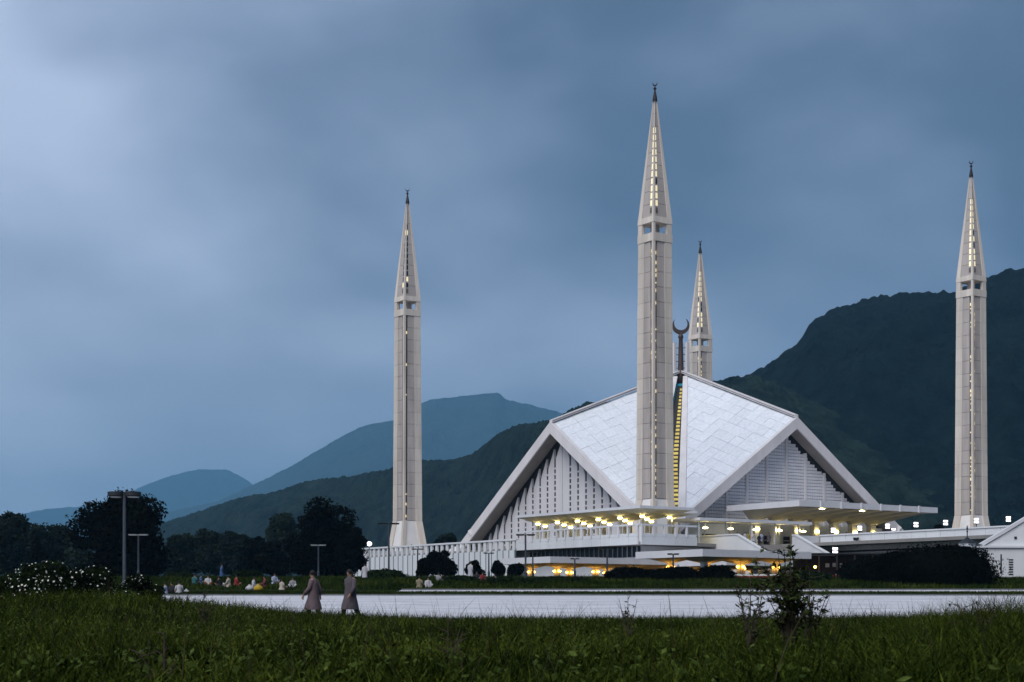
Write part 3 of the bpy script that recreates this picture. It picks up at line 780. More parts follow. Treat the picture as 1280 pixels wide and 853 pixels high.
# thin walkway canopy
cnF = thing('walkway_canopy', 'thin flat white canopy above the stair landing with hanging lamps', 'canopy', LW(-55.6, -68.6, T), TH)
MB().box(0, 24, 0, 6.5, 13.42 - .45 - T, 13.42 - T).build('canopy_slab', 'canopy_white', cnF)
for i in range(5):
    x = .6 + i * 5.3
    for y in (.9, 5.6):
        MB().box(x - .1, x + .1, y - .1, y + .1, 0, 12.96 - T).build('post', 'post_pale', cnF)
    st_ = MB().lathe([(.04, 2.66), (.04, 12.96 - T)], 8, (x + 2.4, 2.2, 0)).build('lamp_stem', 'post_pale', cnF); MB().lathe([(.1, 2.36), (.42, 2.44), (.45, 2.56), (.12, 2.64)], 12, (x + 2.4, 2.2, 0)).build('hanging_lamp', 'lamp_warm', st_)
# entrance canopy before the right gable with a folded soffit
zg = 18.4 - T
cnG = thing('entrance_canopy', 'wide flat canopy with folded ribbed soffit before the right gable', 'canopy', LW(-18, -52.2, T), TH)
W, D = 36.2, 18.6
MB().box(.1, W - .1, .1, D, zg - .3, zg - .02).build('roof_slab', 'canopy_white', cnG)
MB().box(-.05, .098, -.05, D, zg - 1.05, zg).build('fascia', 'canopy_white', cnG)
MB().box(W - .098, W + .05, -.05, D, zg - 1.05, zg).build('fascia', 'canopy_white', cnG)
MB().box(.1, W - .1, -.05, .098, zg - 1.05, zg).build('fascia', 'canopy_white', cnG)
nb = 7; bw = (W - .24) / nb
for i in range(nb):
    x0 = .12 + i * bw; x1 = x0 + bw; xm = (x0 + x1) / 2
    mb = MB()
    v = [(x0, .15, zg - .85), (xm, .15, zg - 1.04), (x1, .15, zg - .85), (x0, 14.6, zg - 1.05), (xm - .55, 14.6, zg - 3.0), (xm + .55, 14.6, zg - 3.0), (x1, 14.6, zg - 1.05),
         (x0, .15, zg - .32), (x1, .15, zg - .32), (x0, 14.6, zg - .32), (x1, 14.6, zg - .32)]
    mb.add(v, [(0, 1, 4, 3), (1, 5, 4), (1, 2, 6, 5), (0, 7, 8, 2, 1), (3, 4, 5, 6, 10, 9), (7, 9, 10, 8), (0, 3, 9, 7), (2, 8, 10, 6)])
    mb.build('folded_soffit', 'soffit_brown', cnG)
    if i:
        rb_ = MB(); v = [(x0 - .16, .2, zg - 1.0), (x0 + .16, .2, zg - 1.0), (x0 + .16, 14.5, zg - 1.0), (x0 - .16, 14.5, zg - 1.0)]
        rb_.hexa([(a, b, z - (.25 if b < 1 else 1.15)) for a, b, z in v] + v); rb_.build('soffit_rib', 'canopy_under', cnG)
    c = MB().box(xm - .75, xm + .75, 13.4, 14.55, 0, zg - 2.85).build('column', 'column_cream', cnG)
    MB().box(xm - .4, xm + .4, 13.12, 13.38, 4.3, 4.62).build('wall_lamp', 'lamp_soft', c)
    if i: MB().box(x0 - .18, x0 + .18, -.28, -.06, zg - 1.15, zg + .12).build('rain_spout', 'canopy_white', cnG)
for i in (1, 3):
    x = .12 + (i + .35) * bw
    MB().box(x - .5, x + .5, 1.2, 1.6, zg - 1.25, zg - 1.12).build('soffit_lamp', 'lamp_soft', cnG)

# ------------------------------------------------------------------ far right annex with a sloping roofline, and its small lantern
ax0 = P(1229, 0, 192).x
an = thing('annex', 'white annex with sloping parapet and slit windows at the right edge', 'building', (ax0, 192, 3.0), math.radians(3))
zb = 7.1 - 3.0
MB().box(0, 16, 0, 9, -1, zb).build('wall', 'plaster', an)
MB().box(-.25, 16.1, -.25, 9.1, zb + .005, zb + .26).build('string_course', 'plaster', an)
mb = MB(); v = []
for y in (.3, .7): v += [(.4, y, zb + .27), (16, y, zb + .27), (16, y, zb + 5.6), (8, y, zb + 4.9)]
mb.add(v, [(0, 1, 2, 3), (7, 6, 5, 4), (0, 4, 5, 1), (1, 5, 6, 2), (2, 6, 7, 3), (3, 7, 4, 0)]); mb.build('gable_parapet', 'plaster', an)
mb = MB(); v = []
for y in (.1, .9): v += [(.1, y, zb + .27), (8, y, zb + 4.93), (7.8, y, zb + 5.25), (-.3, y, zb + .5)]
mb.add(v, [(0, 1, 2, 3), (7, 6, 5, 4), (0, 4, 5, 1), (1, 5, 6, 2), (2, 6, 7, 3), (3, 7, 4, 0)]); mb.build('coping', 'canopy_white', an)
MB().box(2.15, 2.32, -.04, -.006, .9, zb - .8).build('slit_window', 'window_glass', an)
for k in range(7): MB().box(3.2, 3.75, -.05, -.006, .75 + k * .3, .9 + k * .3).build('vent_slat', 'window_glass', an)
MB().box(4.0, 4.3, .2, .298, zb + 1.1, zb + 1.4).build('vent_hole', 'window_glass', an)
p = P(1209, 684, 205)
ln = thing('lantern_kiosk', 'small white kiosk with dark pyramid cap and spike on the right parapet', 'kiosk', (p.x, p.y, 7.6), TH)
MB().box(-.75, .75, -.75, .75, -.6, .55).build('body', 'plaster', ln)
rf = MB().lathe([(1.15, .56), (1.1, .7), (.35, 1.15), (.12, 1.35)], 8).build('roof', 'post_dark', ln)
MB().lathe([(.07, 1.34), (.07, 2.0), (.14, 2.1), (.05, 2.3), (.13, 2.45), (.04, 2.9)], 8).build('spike', 'post_dark', rf)
MB().box(-2.2, 2.2, -1.2, 1.2, -4.4, -.61).build('plinth', 'plaster', ln)

# ------------------------------------------------------------------ kiosk under the right parapet
kk = ground(1000, 196)
ko = thing('cafe_kiosk', 'dark open kiosk with brown posts and white boards beneath the right parapet', 'kiosk', (kk.x, 196, kk.z - .1), math.radians(-6))
MB().box(-1, 12.5, 0, 4, 3.1, 3.28).build('roof', 'post_dark', ko)
MB().box(-.6, 12, 3.6, 3.8, 0, 3.08).build('back_wall', 'brown_wood', ko)
for i in range(6): MB().box(.1 + i * 2.2, .24 + i * 2.2, .1, .24, 0, 3.09).build('post', 'brown_wood', ko)
for x, z, w_, h_ in ((3.4, 1.55, .5, .5), (4.3, 1.6, .42, .5), (5.2, 1.5, .6, .55), (4.7, .35, .45, .4), (5.5, .5, .5, .5), (2.3, .4, .4, .5)):
    MB().box(x, x + w_, 2.8, 2.86, z, z + h_).build('notice_board', 'sign_white', ko)
MB().box(4.1, 6.9, .9, 1.2, .12, .5).build('bench', 'red_paint', ko)
MB().lathe([(.05, 1.35), (.16, 1.45), (.16, 1.6), (.05, 1.7)], 10, (1.9, .3, 0)).build('bulb', 'lamp_orange', ko)
b0 = ground(918, 172)
rb = thing('barrier', 'low red and white barrier on the lawn under the nearest canopy', 'barrier', (b0.x, 172, b0.z), math.radians(-3))
for i in range(5):
    MB().box(i * 1.0, i * 1.0 + .98, 0, .1, .15, .42).build('rail', 'red_paint', rb)
    MB().box(i * 1.0 + .45, i * 1.0 + .53, .02, .08, -.1, .15).build('post', 'sign_white', rb)
MB().box(0, 4.98, -.01, .11, .43, .62).build('top_rail', 'sign_white', rb)

# ------------------------------------------------------------------ lamps
def t_lamp(px, ytop, d, label, span=1.25, drum=False, dark=True):
    g = ground(px, d); h = (HY - ytop) * d / F - g.z
    t = thing('lamp_post', label, 'lamp post', g, 0, 'park lamp posts with twin flat heads')
    r = .11 if not drum else .135
    MB().lathe([(r * 1.6, -.2), (r * 1.6, .9), (r, 1.0), (r * .8, h - .12)], 10).build('pole', 'post_metal', t)
    hm = 'post_dark' if dark else 'post_pale'
    if drum:
        for s in (-1, 1):
            c = (s * .62, 0, 0)
            hd = MB().lathe([(.40, h - .36), (.58, h - .30), (.60, h - .02), (.54, h)], 18, c).build('lamp_head', 'post_dark', t)
            MB().lathe([(.36, h - .42), (.41, h - .365)], 18, c).build('diffuser', 'post_pale', hd)
        MB().box(-.3, .3, -.05, .05, h - .3, h - .2).build('cross_arm', 'post_dark', t)
    else:
        MB().box(-span * .25, span * .25, -.05, .05, h - .13, h - .05).build('cross_arm', hm, t)
        for s in (-1, 1):
            x0, x1 = sorted((s * span * .14, s * span))
            hd = MB().frus(x0 + .06, x1 - .06, -.26, .26, h - .14, x0, x1, -.32, .32, h).build('lamp_head', hm, t)
            MB().box(x0 + .1, x1 - .1, -.22, .22, h - .165, h - .143).build('diffuser', 'post_pale', hd)
    return t
t_lamp(155.5, 615, 113, 'tall lamp post with two drum heads before the big dark tree', drum=True)
t_lamp(173, 668, 185, 'slim pale-headed lamp post right beside the drum headed one', 1.15, dark=False)
t_lamp(398, 681, 215, 'small pale-headed lamp post in front of the middle dark tree', 1.05, dark=False)
t_lamp(486, 654, 178, 'dark twin-headed lamp post in front of the leftmost minaret', 1.2)
t_lamp(522, 686, 225, 'short dark lamp post just right of the leftmost minaret base', .9)
t_lamp(611, 691, 225, 'short dark lamp post near the left end of the long low canopy', .8)
t_lamp(657, 668, 170, 'dark lamp post before the left end of the balcony', 1.05)
t_lamp(666, 689, 205, 'small lamp post close beside the one at the balcony end', .9)
t_lamp(718.5, 698, 205, 'shortest lamp post before the middle of the long low canopy', .6)
t_lamp(759, 685, 180, 'dark lamp post between the two clusters of clipped bushes and balcony', .9)
t_lamp(841.5, 692, 172, 'dark lamp post in front of the nearest canopy', .65)

def cube_lamp(px, y, d, zbase, label, n=2):
    p = P(px, y, d)
    t = thing('cube_lamp', label, 'lamp', (p.x, p.y, zbase), TH, 'white cube lamps on posts')
    h = p.z - zbase
    MB().lathe([(.07, -.2), (.06, h - .5)], 8).build('post', 'post_dark', t)
    MB().box(-.42, .42, -.05, .05, h - .52, h - .45).build('bracket', 'post_dark', t)
    for sx_ in (-1, 1):
        for sz in (-1, 1):
            MB().box(sx_ * .21 - .13, sx_ * .21 + .13, -.13, .13, h + sz * .21 - .13, h + sz * .21 + .13).build('lamp_cube', 'lamp_cool', t)
    return t
for px, y, d, lab in ((1041.5, 663, 246, 'cube lamp before the third column of the entrance canopy'), (1074.8, 660.5, 243, 'cube lamp right of centre before the entrance canopy columns'),
                      (1109.5, 658, 238, 'cube lamp left of a close pair at the entrance canopy end'), (1117, 663.5, 246, 'lower cube lamp of the close pair at the entrance canopy end'),
                      (1145, 656, 232, 'cube lamp just past the right end of the entrance canopy'), (1182, 653.5, 226, 'cube lamp left of the rightmost minaret'),
                      (1220.5, 651, 222, 'cube lamp in front of the rightmost minaret base'), (1260.5, 649, 217, 'cube lamp right of the rightmost minaret')):
    cube_lamp(px, y, d, T, lab)
cube_lamp(1044, 688, 199, kk.z, 'cube lamp standing before the dark kiosk')
for px, y, d, lab in ((461.5, 680, 268, 'round floodlight at the far left end of the terrace wall'),):
    p = P(px, y, d); t = thing('floodlight', lab, 'lamp', (p.x, p.y, p.z - 5.5), 0)
    MB().lathe([(.09, -2), (.06, 5.1)], 8).build('pole', 'post_dark', t)
    MB().lathe([(.1, 5.1), (.42, 5.3), (.48, 5.5), (.42, 5.72), (.1, 5.9)], 14).build('lamp_globe', 'lamp_cool', t)
# wall floodlights bolted on the parapets
for lx, ly, z, lab in ((-51.75, -60.5, .3, 'dark floodlight bracket on the stair parapet'), (-38.1, -84.3, .2, 'dark floodlight bracket on the right parapet panels')):
    t = thing('wall_floodlight', lab, 'lamp', LW(lx, ly, T + z), TH)
    MB().tube([(0, 0, -.9), (-.1, 0, -.3), (-.25, 0, .1)], [.05, .05, .05], 6).build('arm', 'post_dark', t)
    MB().frus(-.5, -.1, -.3, .3, .05, -.62, -.05, -.38, .38, .5).build('housing', 'post_dark', t)

# ------------------------------------------------------------------ foliage
def leaf_mesh(name, lobes, n, size, mat, seed, shell=.55, up=0.25, cols=None):
    """many small leaf faces spread through overlapping lobes; lobes = (x,y,z,rx,ry,rz)"""
    r = np.random.default_rng(seed); L_ = np.array(lobes, float)
    vol = (L_[:, 3] * L_[:, 4] * L_[:, 5]) ** (.75); pick = r.choice(len(L_), n, p=vol / vol.sum())
    d = r.normal(size=(n, 3)); d /= np.linalg.norm(d, axis=1)[:, None]
    rad = shell + (1 - shell) * r.random(n) ** .7; rad = rad * (1 + .10 * r.normal(size=n))
    c = L_[pick, :3] + d * rad[:, None] * L_[pick, 3:]
    nr = r.normal(size=(n, 3)) * .8 + d * .6 + np.array([0, 0, up]); nr /= np.linalg.norm(nr, axis=1)[:, None]
    a = np.cross(nr, r.normal(size=(n, 3))); a /= np.linalg.norm(a, axis=1)[:, None]; b = np.cross(nr, a)
    s = size * (.6 + .8 * r.random(n))[:, None]
    v = np.stack([c - a * s, c + b * s * .5 + nr * s * .12, c + a * s, c - b * s * .5 + nr * s * .12], 1).reshape(-1, 3)
    me = bpy.data.meshes.new(name); me.vertices.add(4 * n); me.vertices.foreach_set('co', v.astype(np.float32).ravel())
    me.loops.add(4 * n); me.loops.foreach_set('vertex_index', np.arange(4 * n, dtype=np.int32))
    me.polygons.add(n); me.polygons.foreach_set('loop_start', np.arange(0, 4 * n, 4, dtype=np.int32)); me.polygons.foreach_set('loop_total', np.full(n, 4, np.int32))
    me.materials.append(MAT[mat]); me.update(); me.validate()
    return me
def crown_lobes(h, w, base, n, seed, tall=1.0):
    r = random.Random(seed); L_ = []
    for k in range(n):
        z = base + (h - base) * r.uniform(.12, .93); f = (z - base) / (h - base)
        rr = w * .5 * math.sqrt(max(.05, 1 - abs(2 * f - .85) ** 2.2 * .8)); a = r.uniform(0, 6.283); q = rr * r.uniform(.15, .72)
        s = w * r.uniform(.13, .21) * (1.1 - .3 * f)
        L_.append((q * math.cos(a), q * math.sin(a), z, s * 1.15, s * 1.15, s * tall))
    L_.append((0, 0, base + (h - base) * .45, w * .30, w * .30, (h - base) * .36))
    return L_
def trunk_mb(h, r, lobes, seed):
    rnd = random.Random(seed); mb = MB()
    mb.tube([(0, 0, -.5), (.05, 0, h * .2), (-.04, .04, h * .45), (.03, 0, h * .75)], [r * 1.4, r, r * .75, r * .25], 8)
    for l in rnd.sample(lobes[:-1], min(9, len(lobes) - 1)):
        z0 = min(h * .6, max(h * .16, l[2] - h * .25)); m = Vector((l[0] * .45, l[1] * .45, (z0 + l[2]) / 2))
        mb.tube([(0, 0, z0), m, l[:3]], [r * .5, r * .33, r * .12], 6)
    return mb
def make_tree(label, px, d, ytop, wpx, n, size, mat, seed, group=None, base=.08, nl=22, name='tree', dz=0.0, cat='tree'):
    g = ground(px, d); g.z += dz; h = (HY - ytop) * d / F - g.z; w = wpx * d / F
    t = thing(name, label, cat, g, 0, group)
    lo = crown_lobes(h, w, h * base, nl, seed)
    link('crown', leaf_mesh('crown', lo, n, size, mat, seed), t)
    trunk_mb(h, max(.08, h * .022), lo, seed).build('trunk', 'bark', t, True)
    return t
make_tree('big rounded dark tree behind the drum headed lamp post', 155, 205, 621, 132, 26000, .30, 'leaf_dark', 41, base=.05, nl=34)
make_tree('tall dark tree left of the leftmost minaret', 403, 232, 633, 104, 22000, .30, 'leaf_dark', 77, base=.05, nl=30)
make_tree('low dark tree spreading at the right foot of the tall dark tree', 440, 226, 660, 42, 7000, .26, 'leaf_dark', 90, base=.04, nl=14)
bgt = 'background trees along the left of the park'
for k, (px, d, yt, wp, lab) in enumerate([(12, 300, 641, 66, 'leftmost background tree with rounded mid green crown'), (45, 320, 650, 60, 'background tree second from the left edge with a flat crown'),
        (78, 330, 660, 56, 'background tree touching the left side of the big dark tree'), (100, 290, 672, 50, 'lower background tree peeking out left of the big dark tree'),
        (228, 330, 668, 54, 'background tree just right of the big dark tree'), (262, 350, 666, 52, 'background tree in the middle of the gap between dark trees'),
        (292, 335, 664, 46, 'rounded background tree with the highest top in the gap'), (322, 300, 672, 48, 'dark background tree near the tall dark tree'),
        (352, 370, 645, 60, 'taller hazy tree behind the left side of the tall dark tree'), (340, 260, 680, 50, 'low dark tree before the left foot of the tall dark tree'), (560, 350, 668, 40, 'background tree behind the terrace wall right of the leftmost minaret'),
        (618, 360, 668, 30, 'small background tree at the left foot of the tent roof'), (1172, 345, 652, 38, 'dark tree behind the right parapet beside the entrance canopy'), (1266, 350, 650, 36, 'dark tree behind the right parapet at the photo edge')]):
    make_tree(lab, px, d, yt, wp, 7000, .42, 'leaf_far' if k not in (7, 9, 12, 13) else 'leaf_dark', 100 + k, bgt, base=.03, nl=18)
# conifer
g = ground(46, 270); h = (HY - 669) * 270 / F - g.z
t = thing('conifer_tree', 'narrow dark conifer before the background trees at left', 'tree', g, 0)
lo = [(0.0, 0.0, h * (.1 + .86 * k / 12), (1 - k / 12.5) * 2.6 + .15, (1 - k / 12.5) * 2.6 + .15, h * .06) for k in range(13)]
link('crown', leaf_mesh('crown', lo, 6000, .3, 'leaf_dark', 9, shell=.3), t)
MB().lathe([(.3, -.5), (.05, h * .95)], 8).build('trunk', 'bark', t)
# small park trees and clipped bushes before the building
for px, d, yt, wp, lab in ((550, 196, 689, 44, 'bushy dark small tree before the left terrace wall'), (530, 192, 699, 24, 'dark shrub hugging the left side of the bushy small tree'), (593, 200, 703, 26, 'round ball shaped small tree before the terrace wall'),
                           (622, 196, 704, 24, 'dark shrub left of the first orange lit column'), (644, 200, 707, 30, 'low dark shrub beside the first orange lit column')):
    make_tree(lab, px, d, yt, wp, 5000, .22, 'leaf_dark', int(px), 'small park trees before the wall', base=.16, nl=14)
def dome(px, d, ytop, wpx, label, n, seed, size=.13, mat='leaf_hedge', dep=None, group='clipped dark bushes on the lawn', name='bush'):
    g = ground(px, d); h = (HY - ytop) * d / F - g.z; w = wpx * d / F
    t = thing(name, label, 'bush', g, 0, group)
    lo = [(0, 0, h * .28, w * .5, (dep or w) * .5, h * .72)]; r = random.Random(seed)
    for k in range(16):
        a = r.uniform(0, 6.28); e_ = r.uniform(.1, 1.3); q = r.uniform(.75, .93)
        s = r.uniform(.12, .22)
        lo.append((w * .5 * q * math.cos(a) * math.cos(e_), (dep or w) * .5 * q * math.sin(a) * math.cos(e_), h * .28 + h * .70 * q * math.sin(e_), w * s, (dep or w) * s, h * s))
    link('foliage', leaf_mesh('foliage', lo, n, size, mat, seed, shell=.82), t)
    MB().lathe([(w * .10, -.3), (w * .47, h * .2), (w * .44, h * .5), (w * .30, h * .78), (w * .05, h * .92)], 14).build('branches', 'leaf_hedge', t) if dep is None else None
    return t
for k, (px, d, yt, wp, lab) in enumerate([(783, 158, 710, 50, 'rounded clipped bush, left of the cluster below the balcony corner'), (812, 160, 713, 34, 'small clipped bush in the middle of the cluster'),
        (842, 155, 709, 54, 'widest clipped bush before the nearest canopy'), (893, 152, 708, 50, 'clipped bush between the pale column and the orange column'), (868, 162, 715, 30, 'low clipped bush behind its two larger neighbours')]):
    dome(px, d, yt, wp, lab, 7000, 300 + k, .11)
hd = dome(1172, 138, 683, 150, 'huge dark dome shaped hedge at right below the parapet', 26000, 60, .13, group=None, dep=6.5, name='hedge')
mb = MB(); mb.lathe([(4.6, -.3), (4.9, 1.1), (4.3, 2.2), (2.9, 3.0), (.4, 3.25)], 20); mb.v = [(x, y * .6, z) for x, y, z in mb.v]; mb.build('branches', 'leaf_hedge', hd)
dome(1085, 150, 700, 70, 'ragged dark shrub left of the huge hedge', 9000, 61, .14, 'leaf_dark', group=None)
for px, d, yt, wp, lab in ((480, 160, 713, 52, 'loose dark shrub right of the two walkers'), (575, 150, 721, 46, 'low green shrub behind the lawn sitters'), (632, 140, 723, 60, 'low wide green shrub before the orange columns'),
                           (310, 190, 713, 34, 'dark round shrub behind the picnickers'), (225, 190, 716, 34, 'dark shrub between the big tree and the picnickers'), (1010, 150, 716, 60, 'low green shrub behind the sapling'), (700, 150, 722, 60, 'low green shrub in front of the orange columns centre')):
    dome(px, d, yt, wp, lab, 5000, int(px), .17, 'leaf_shrub', group='loose shrubs on the lawn')
# flowering shrub at left
def flower_shrub(px, d, ytop, wpx, label, seed, nf):
    g = ground(px, d); h = (HY - ytop) * d / F - g.z; w = wpx * d / F
    t = thing('flowering_shrub', label, 'shrub', g, 0, 'white flowering shrubs at the left edge')
    lo = crown_lobes(h, w, 0, 18, seed, .8)
    link('foliage', leaf_mesh('foliage', lo, 16000, .055, 'leaf_shrub', seed, shell=.4), t)
    mb = MB(); r = random.Random(seed)
    for k in range(9):
        l = r.choice(lo); mb.tube([(l[0] * .2, l[1] * .2, -.2), (l[0] * .6, l[1] * .6, l[2] * .5), l[:3]], [.03, .022, .01], 5)
    mb.build('stems', 'bark', t)
    mb = MB()
    for k in range(nf):
        l = r.choice(lo); a = Vector((r.gauss(0, 1), r.gauss(-.7, .8), r.gauss(.45, .6))).normalized()
        c = Vector((l[0] + a.x * l[3] * 1.02, l[1] + a.y * l[4] * 1.02, l[2] + a.z * l[5] * 1.02)); u = a.cross(Vector((.3, .2, 1))).normalized(); w2 = a.cross(u); s = r.uniform(.011, .028)
        for q in range(5):
            an_ = q * 1.2566; d1 = u * math.cos(an_) + w2 * math.sin(an_); d2 = u * math.cos(an_ + .55) + w2 * math.sin(an_ + .55); d0 = u * math.cos(an_ - .55) + w2 * math.sin(an_ - .55)
            mb.add([c, c + d0 * s + a * s * .3, c + d1 * s * 1.4 + a * s * .5, c + d2 * s + a * s * .3], [(0, 1, 2, 3)])
    struct(mb.build('blossoms', 'petal', t), 'stuff')
flower_shrub(45, 48, 706, 135, 'taller white flowering shrub at the left photo edge', 7, 330)
flower_shrub(132, 50, 716, 120, 'lower white flowering shrub before the drum headed lamp post', 8, 300)
flower_shrub(92, 49, 713, 110, 'middle white flowering shrub joining its two neighbours at left', 21, 300)
flower_shrub(172, 52, 722, 70, 'smallest white flowering shrub at the right end of the row', 22, 170)
flower_shrub(-50, 47, 708, 90, 'white flowering shrub running out past the left photo edge', 12, 200)

# ------------------------------------------------------------------ grass
def blades(name, x, y, z, h, w, lean, mat, label, seed, segs=3):
    r = np.random.default_rng(seed); n = len(x)
    az_ = r.random(n) * 6.283; la = r.random(n) * 6.283
    bx_, by_ = np.cos(az_), np.sin(az_); lx_, ly_ = np.cos(la) * lean * h, np.sin(la) * lean * h
    cols_ = []
    for s in range(segs):
        t_ = s / segs; ww = w * (1 - t_ * .75); o = t_ ** 2
        cx, cy, cz = x + lx_ * o, y + ly_ * o, z + h * (t_ - .25 * lean * o)
        cols_.append(np.stack([cx - bx_ * ww, cy - by_ * ww, cz], -1)); cols_.append(np.stack([cx + bx_ * ww, cy + by_ * ww, cz], -1))
    cols_.append(np.stack([x + lx_, y + ly_, z + h * (1 - .25 * lean)], -1))
    k = 2 * segs + 1; v = np.stack(cols_, 1).reshape(-1, 3); base = np.arange(n)[:, None] * k
    loops = []; tot = []
    per = []
    for s in range(segs - 1): per.append([2 * s, 2 * s + 1, 2 * s + 3, 2 * s + 2])
    quads = np.concatenate([base + np.array(p_)[None] for p_ in per], 1) if per else np.zeros((n, 0), int)
    tri = base + np.array([2 * segs - 2, 2 * segs - 1, 2 * segs])[None]
    loops = np.concatenate([quads, tri], 1).ravel().astype(np.int32)
    tot = np.tile(np.array([4] * (segs - 1) + [3], np.int32), n); st = np.concatenate([[0], np.cumsum(tot)[:-1]]).astype(np.int32)
    me = bpy.data.meshes.new(name); me.vertices.add(len(v)); me.vertices.foreach_set('co', v.astype(np.float32).ravel())
    me.loops.add(len(loops)); me.loops.foreach_set('vertex_index', loops); me.polygons.add(len(tot)); me.polygons.foreach_set('loop_start', st); me.polygons.foreach_set('loop_total', tot)
    me.materials.append(MAT[mat]); me.update(); me.validate()
    o = link(name, me); o['kind'] = 'stuff'; o['label'] = label; o['category'] = 'grass'
    return o
gzv = np.vectorize(gz)
def field(n, d0, d1, seed, power=1.0, marg=3.0):
    r = np.random.default_rng(seed); u = r.random(n); d = d0 + (d1 - d0) * u ** power
    x = (r.random(n) * 2 - 1) * (.345 * d + marg); return x, d, r
x, y, r = field(150000, 2.2, 24, 1, 1.15)
cl = fbm(x / .9, y / .9, 3, 5); h = (.08 + .42 * cl ** 1.6 + .16 * r.random(len(x)) ** 2)
h = h * (1 + 1.1 * np.exp(-((x - y * .315) / 1.0) ** 2) * np.clip((y - 6) / 6, 0, 1))
blades('grass', x, y, gzv(x, y) - .02, h, .0035 + .0055 * r.random(len(x)), .15 + .95 * r.random(len(x)), 'grass_blade', 'tall dark green meadow grass across the foreground', 2)
x, y, r = field(90000, 22, 57, 3, 1.0)
cl = fbm(x / 2.0, y / 2.0, 3, 8); h = (.10 + .30 * cl + .22 * r.random(len(x)) ** 3)
h = np.where(y > 50, h * .8, h)
blades('grass', x, y, gzv(x, y) - .02, h, .007 + .006 * r.random(len(x)), .15 + .7 * r.random(len(x)), 'grass_blade', 'green grass running up to the pale road', 4)
# broad-leaved weeds mixed into the meadow
r = np.random.default_rng(77); n = 34000
wd = 3 + 34 * r.random(n) ** .9; wx = (r.random(n) * 2 - 1) * (.345 * wd + 2)
keep = fbm(wx / 1.3, wd / 1.3, 3, 33) > .50; wx, wd = wx[keep], wd[keep]; n = len(wx)
wz = gzv(wx, wd) + .04 + .26 * r.random(n)
c_ = np.stack([wx, wd, wz], -1); nr = r.normal(size=(n, 3)) * .6 + np.array([0, -.3, .8]); nr /= np.linalg.norm(nr, axis=1)[:, None]
a_ = np.cross(nr, r.normal(size=(n, 3))); a_ /= np.linalg.norm(a_, axis=1)[:, None]; b_ = np.cross(nr, a_); sz = (.012 + .022 * r.random(n))[:, None]
v_ = np.stack([c_ - a_ * sz, c_ + b_ * sz * .55, c_ + a_ * sz, c_ - b_ * sz * .55], 1).reshape(-1, 3)
me = bpy.data.meshes.new('weed_leaves'); me.from_pydata(v_.tolist(), [], np.arange(4 * n).reshape(-1, 4).tolist()); me.materials.append(MAT['weed_leaf'])
o = link('weed_leaves', me); o['kind'] = 'stuff'; o['label'] = 'small broad weed leaves mixed into the foreground grass'; o['category'] = 'weeds'
# thin seed stalks standing above the meadow
r = np.random.default_rng(12); n = 1500; d = 6 + 38 * r.random(n) ** .8; x = (r.random(n) * 2 - 1) * (.34 * d + 1)
blades('grass_stalk', x, d, gzv(x, d), .40 + .36 * r.random(n), .0025 + .003 * r.random(n), .1 + .5 * r.random(n), 'grass_stalk', 'thin dry seed stalks rising above the foreground grass', 6, 5)
x, y, r = field(45000, 110.6, 118.8, 7, 1, 6); h = .14 + .14 * r.random(len(x))
blades('grass', x, y, gzv(x, y), h, .03, .2 + .5 * r.random(len(x)), 'grass_far', 'strip of grass between the two pale pavings', 8, 2)
x, y, r = field(110000, 127.6, 215, 9, 1, 6); h = .16 + 1.1 * np.clip(fbm(x / 4, y / 4, 3, 4) - .42, 0, 1) * (y < 180) + .22 * r.random(len(x)) ** 2
k_ = np.ones(len(x), bool)
blades('grass', x, y, gzv(x, y), h, .05, .2 + .5 * r.random(len(x)), 'grass_far', 'lawn grass beyond the road up to the building', 10, 2)

# foreground sapling and weeds
def weed(px, d, ytop, spread, label, seed, nst, nleaf, leaf, name='sapling', mat='leaf_sapling', droop=0.0, cat='plant'):
    g = ground(px, d); h = (HY - ytop) * d / F - g.z; r = random.Random(seed)
    t = thing(name, label, cat, g, 0)
    mb = MB(); tips = []
    for k in range(nst):
        a = r.uniform(0, 6.283); s = spread * r.uniform(.2, 1) * (0 if k == 0 else 1); hh = h * (1 if k == 0 else r.uniform(.55, .95))
        p0 = Vector((0, 0, -.05)) + Vector((r.uniform(-.03, .03), r.uniform(-.03, .03), 0)); pe = Vector((s * math.cos(a), s * math.sin(a), hh)); pm = Vector((pe.x * .35, pe.y * .35, hh * .55))
        mb.tube([p0, pm, pe], [.009, .006, .002], 5)
        for q in range(r.randint(3, 6)):
            f = r.uniform(.35, .98); b0 = p0.lerp(pm, f * 2) if f < .5 else pm.lerp(pe, f * 2 - 1)
            a2 = r.uniform(0, 6.283); ll = h * r.uniform(.08, .2); b1 = b0 + Vector((ll * math.cos(a2), ll * math.sin(a2), ll * r.uniform(.1, .7)))
            mb.tube([b0, b1], [.004, .0015], 4); tips.append((b0, b1))
        tips.append((pm, pe))
    mb.build('stem', 'bark', t)
    lm = MB()
    for k in range(nleaf):
        b0, b1 = r.choice(tips); c = b0.lerp(b1, r.uniform(.05, 1.0)); dr = Vector((r.gauss(0, 1), r.gauss(0, 1), r.gauss(.1, .6) - droop)).normalized(); s = leaf * r.uniform(.55, 1.3)
        sd_ = dr.cross(Vector((r.gauss(0, .4), r.gauss(0, .4), 1))).normalized(); up_ = sd_.cross(dr)
        lm.add([c, c + dr * s * .45 + sd_ * s * .27 + up_ * s * .08, c + dr * s, c + dr * s * .45 - sd_ * s * .27 + up_ * s * .08], [(0, 1, 2, 3)])
    struct(lm.build('leaves', mat, t), 'stuff')
    return t
weed(988, 13.5, 676, .27, 'leafy sapling standing above the grass before the stairs', 5, 18, 1700, .052)
weed(1012, 14.2, 712, .20, 'lower leafy weed right of the sapling', 6, 9, 420, .045)
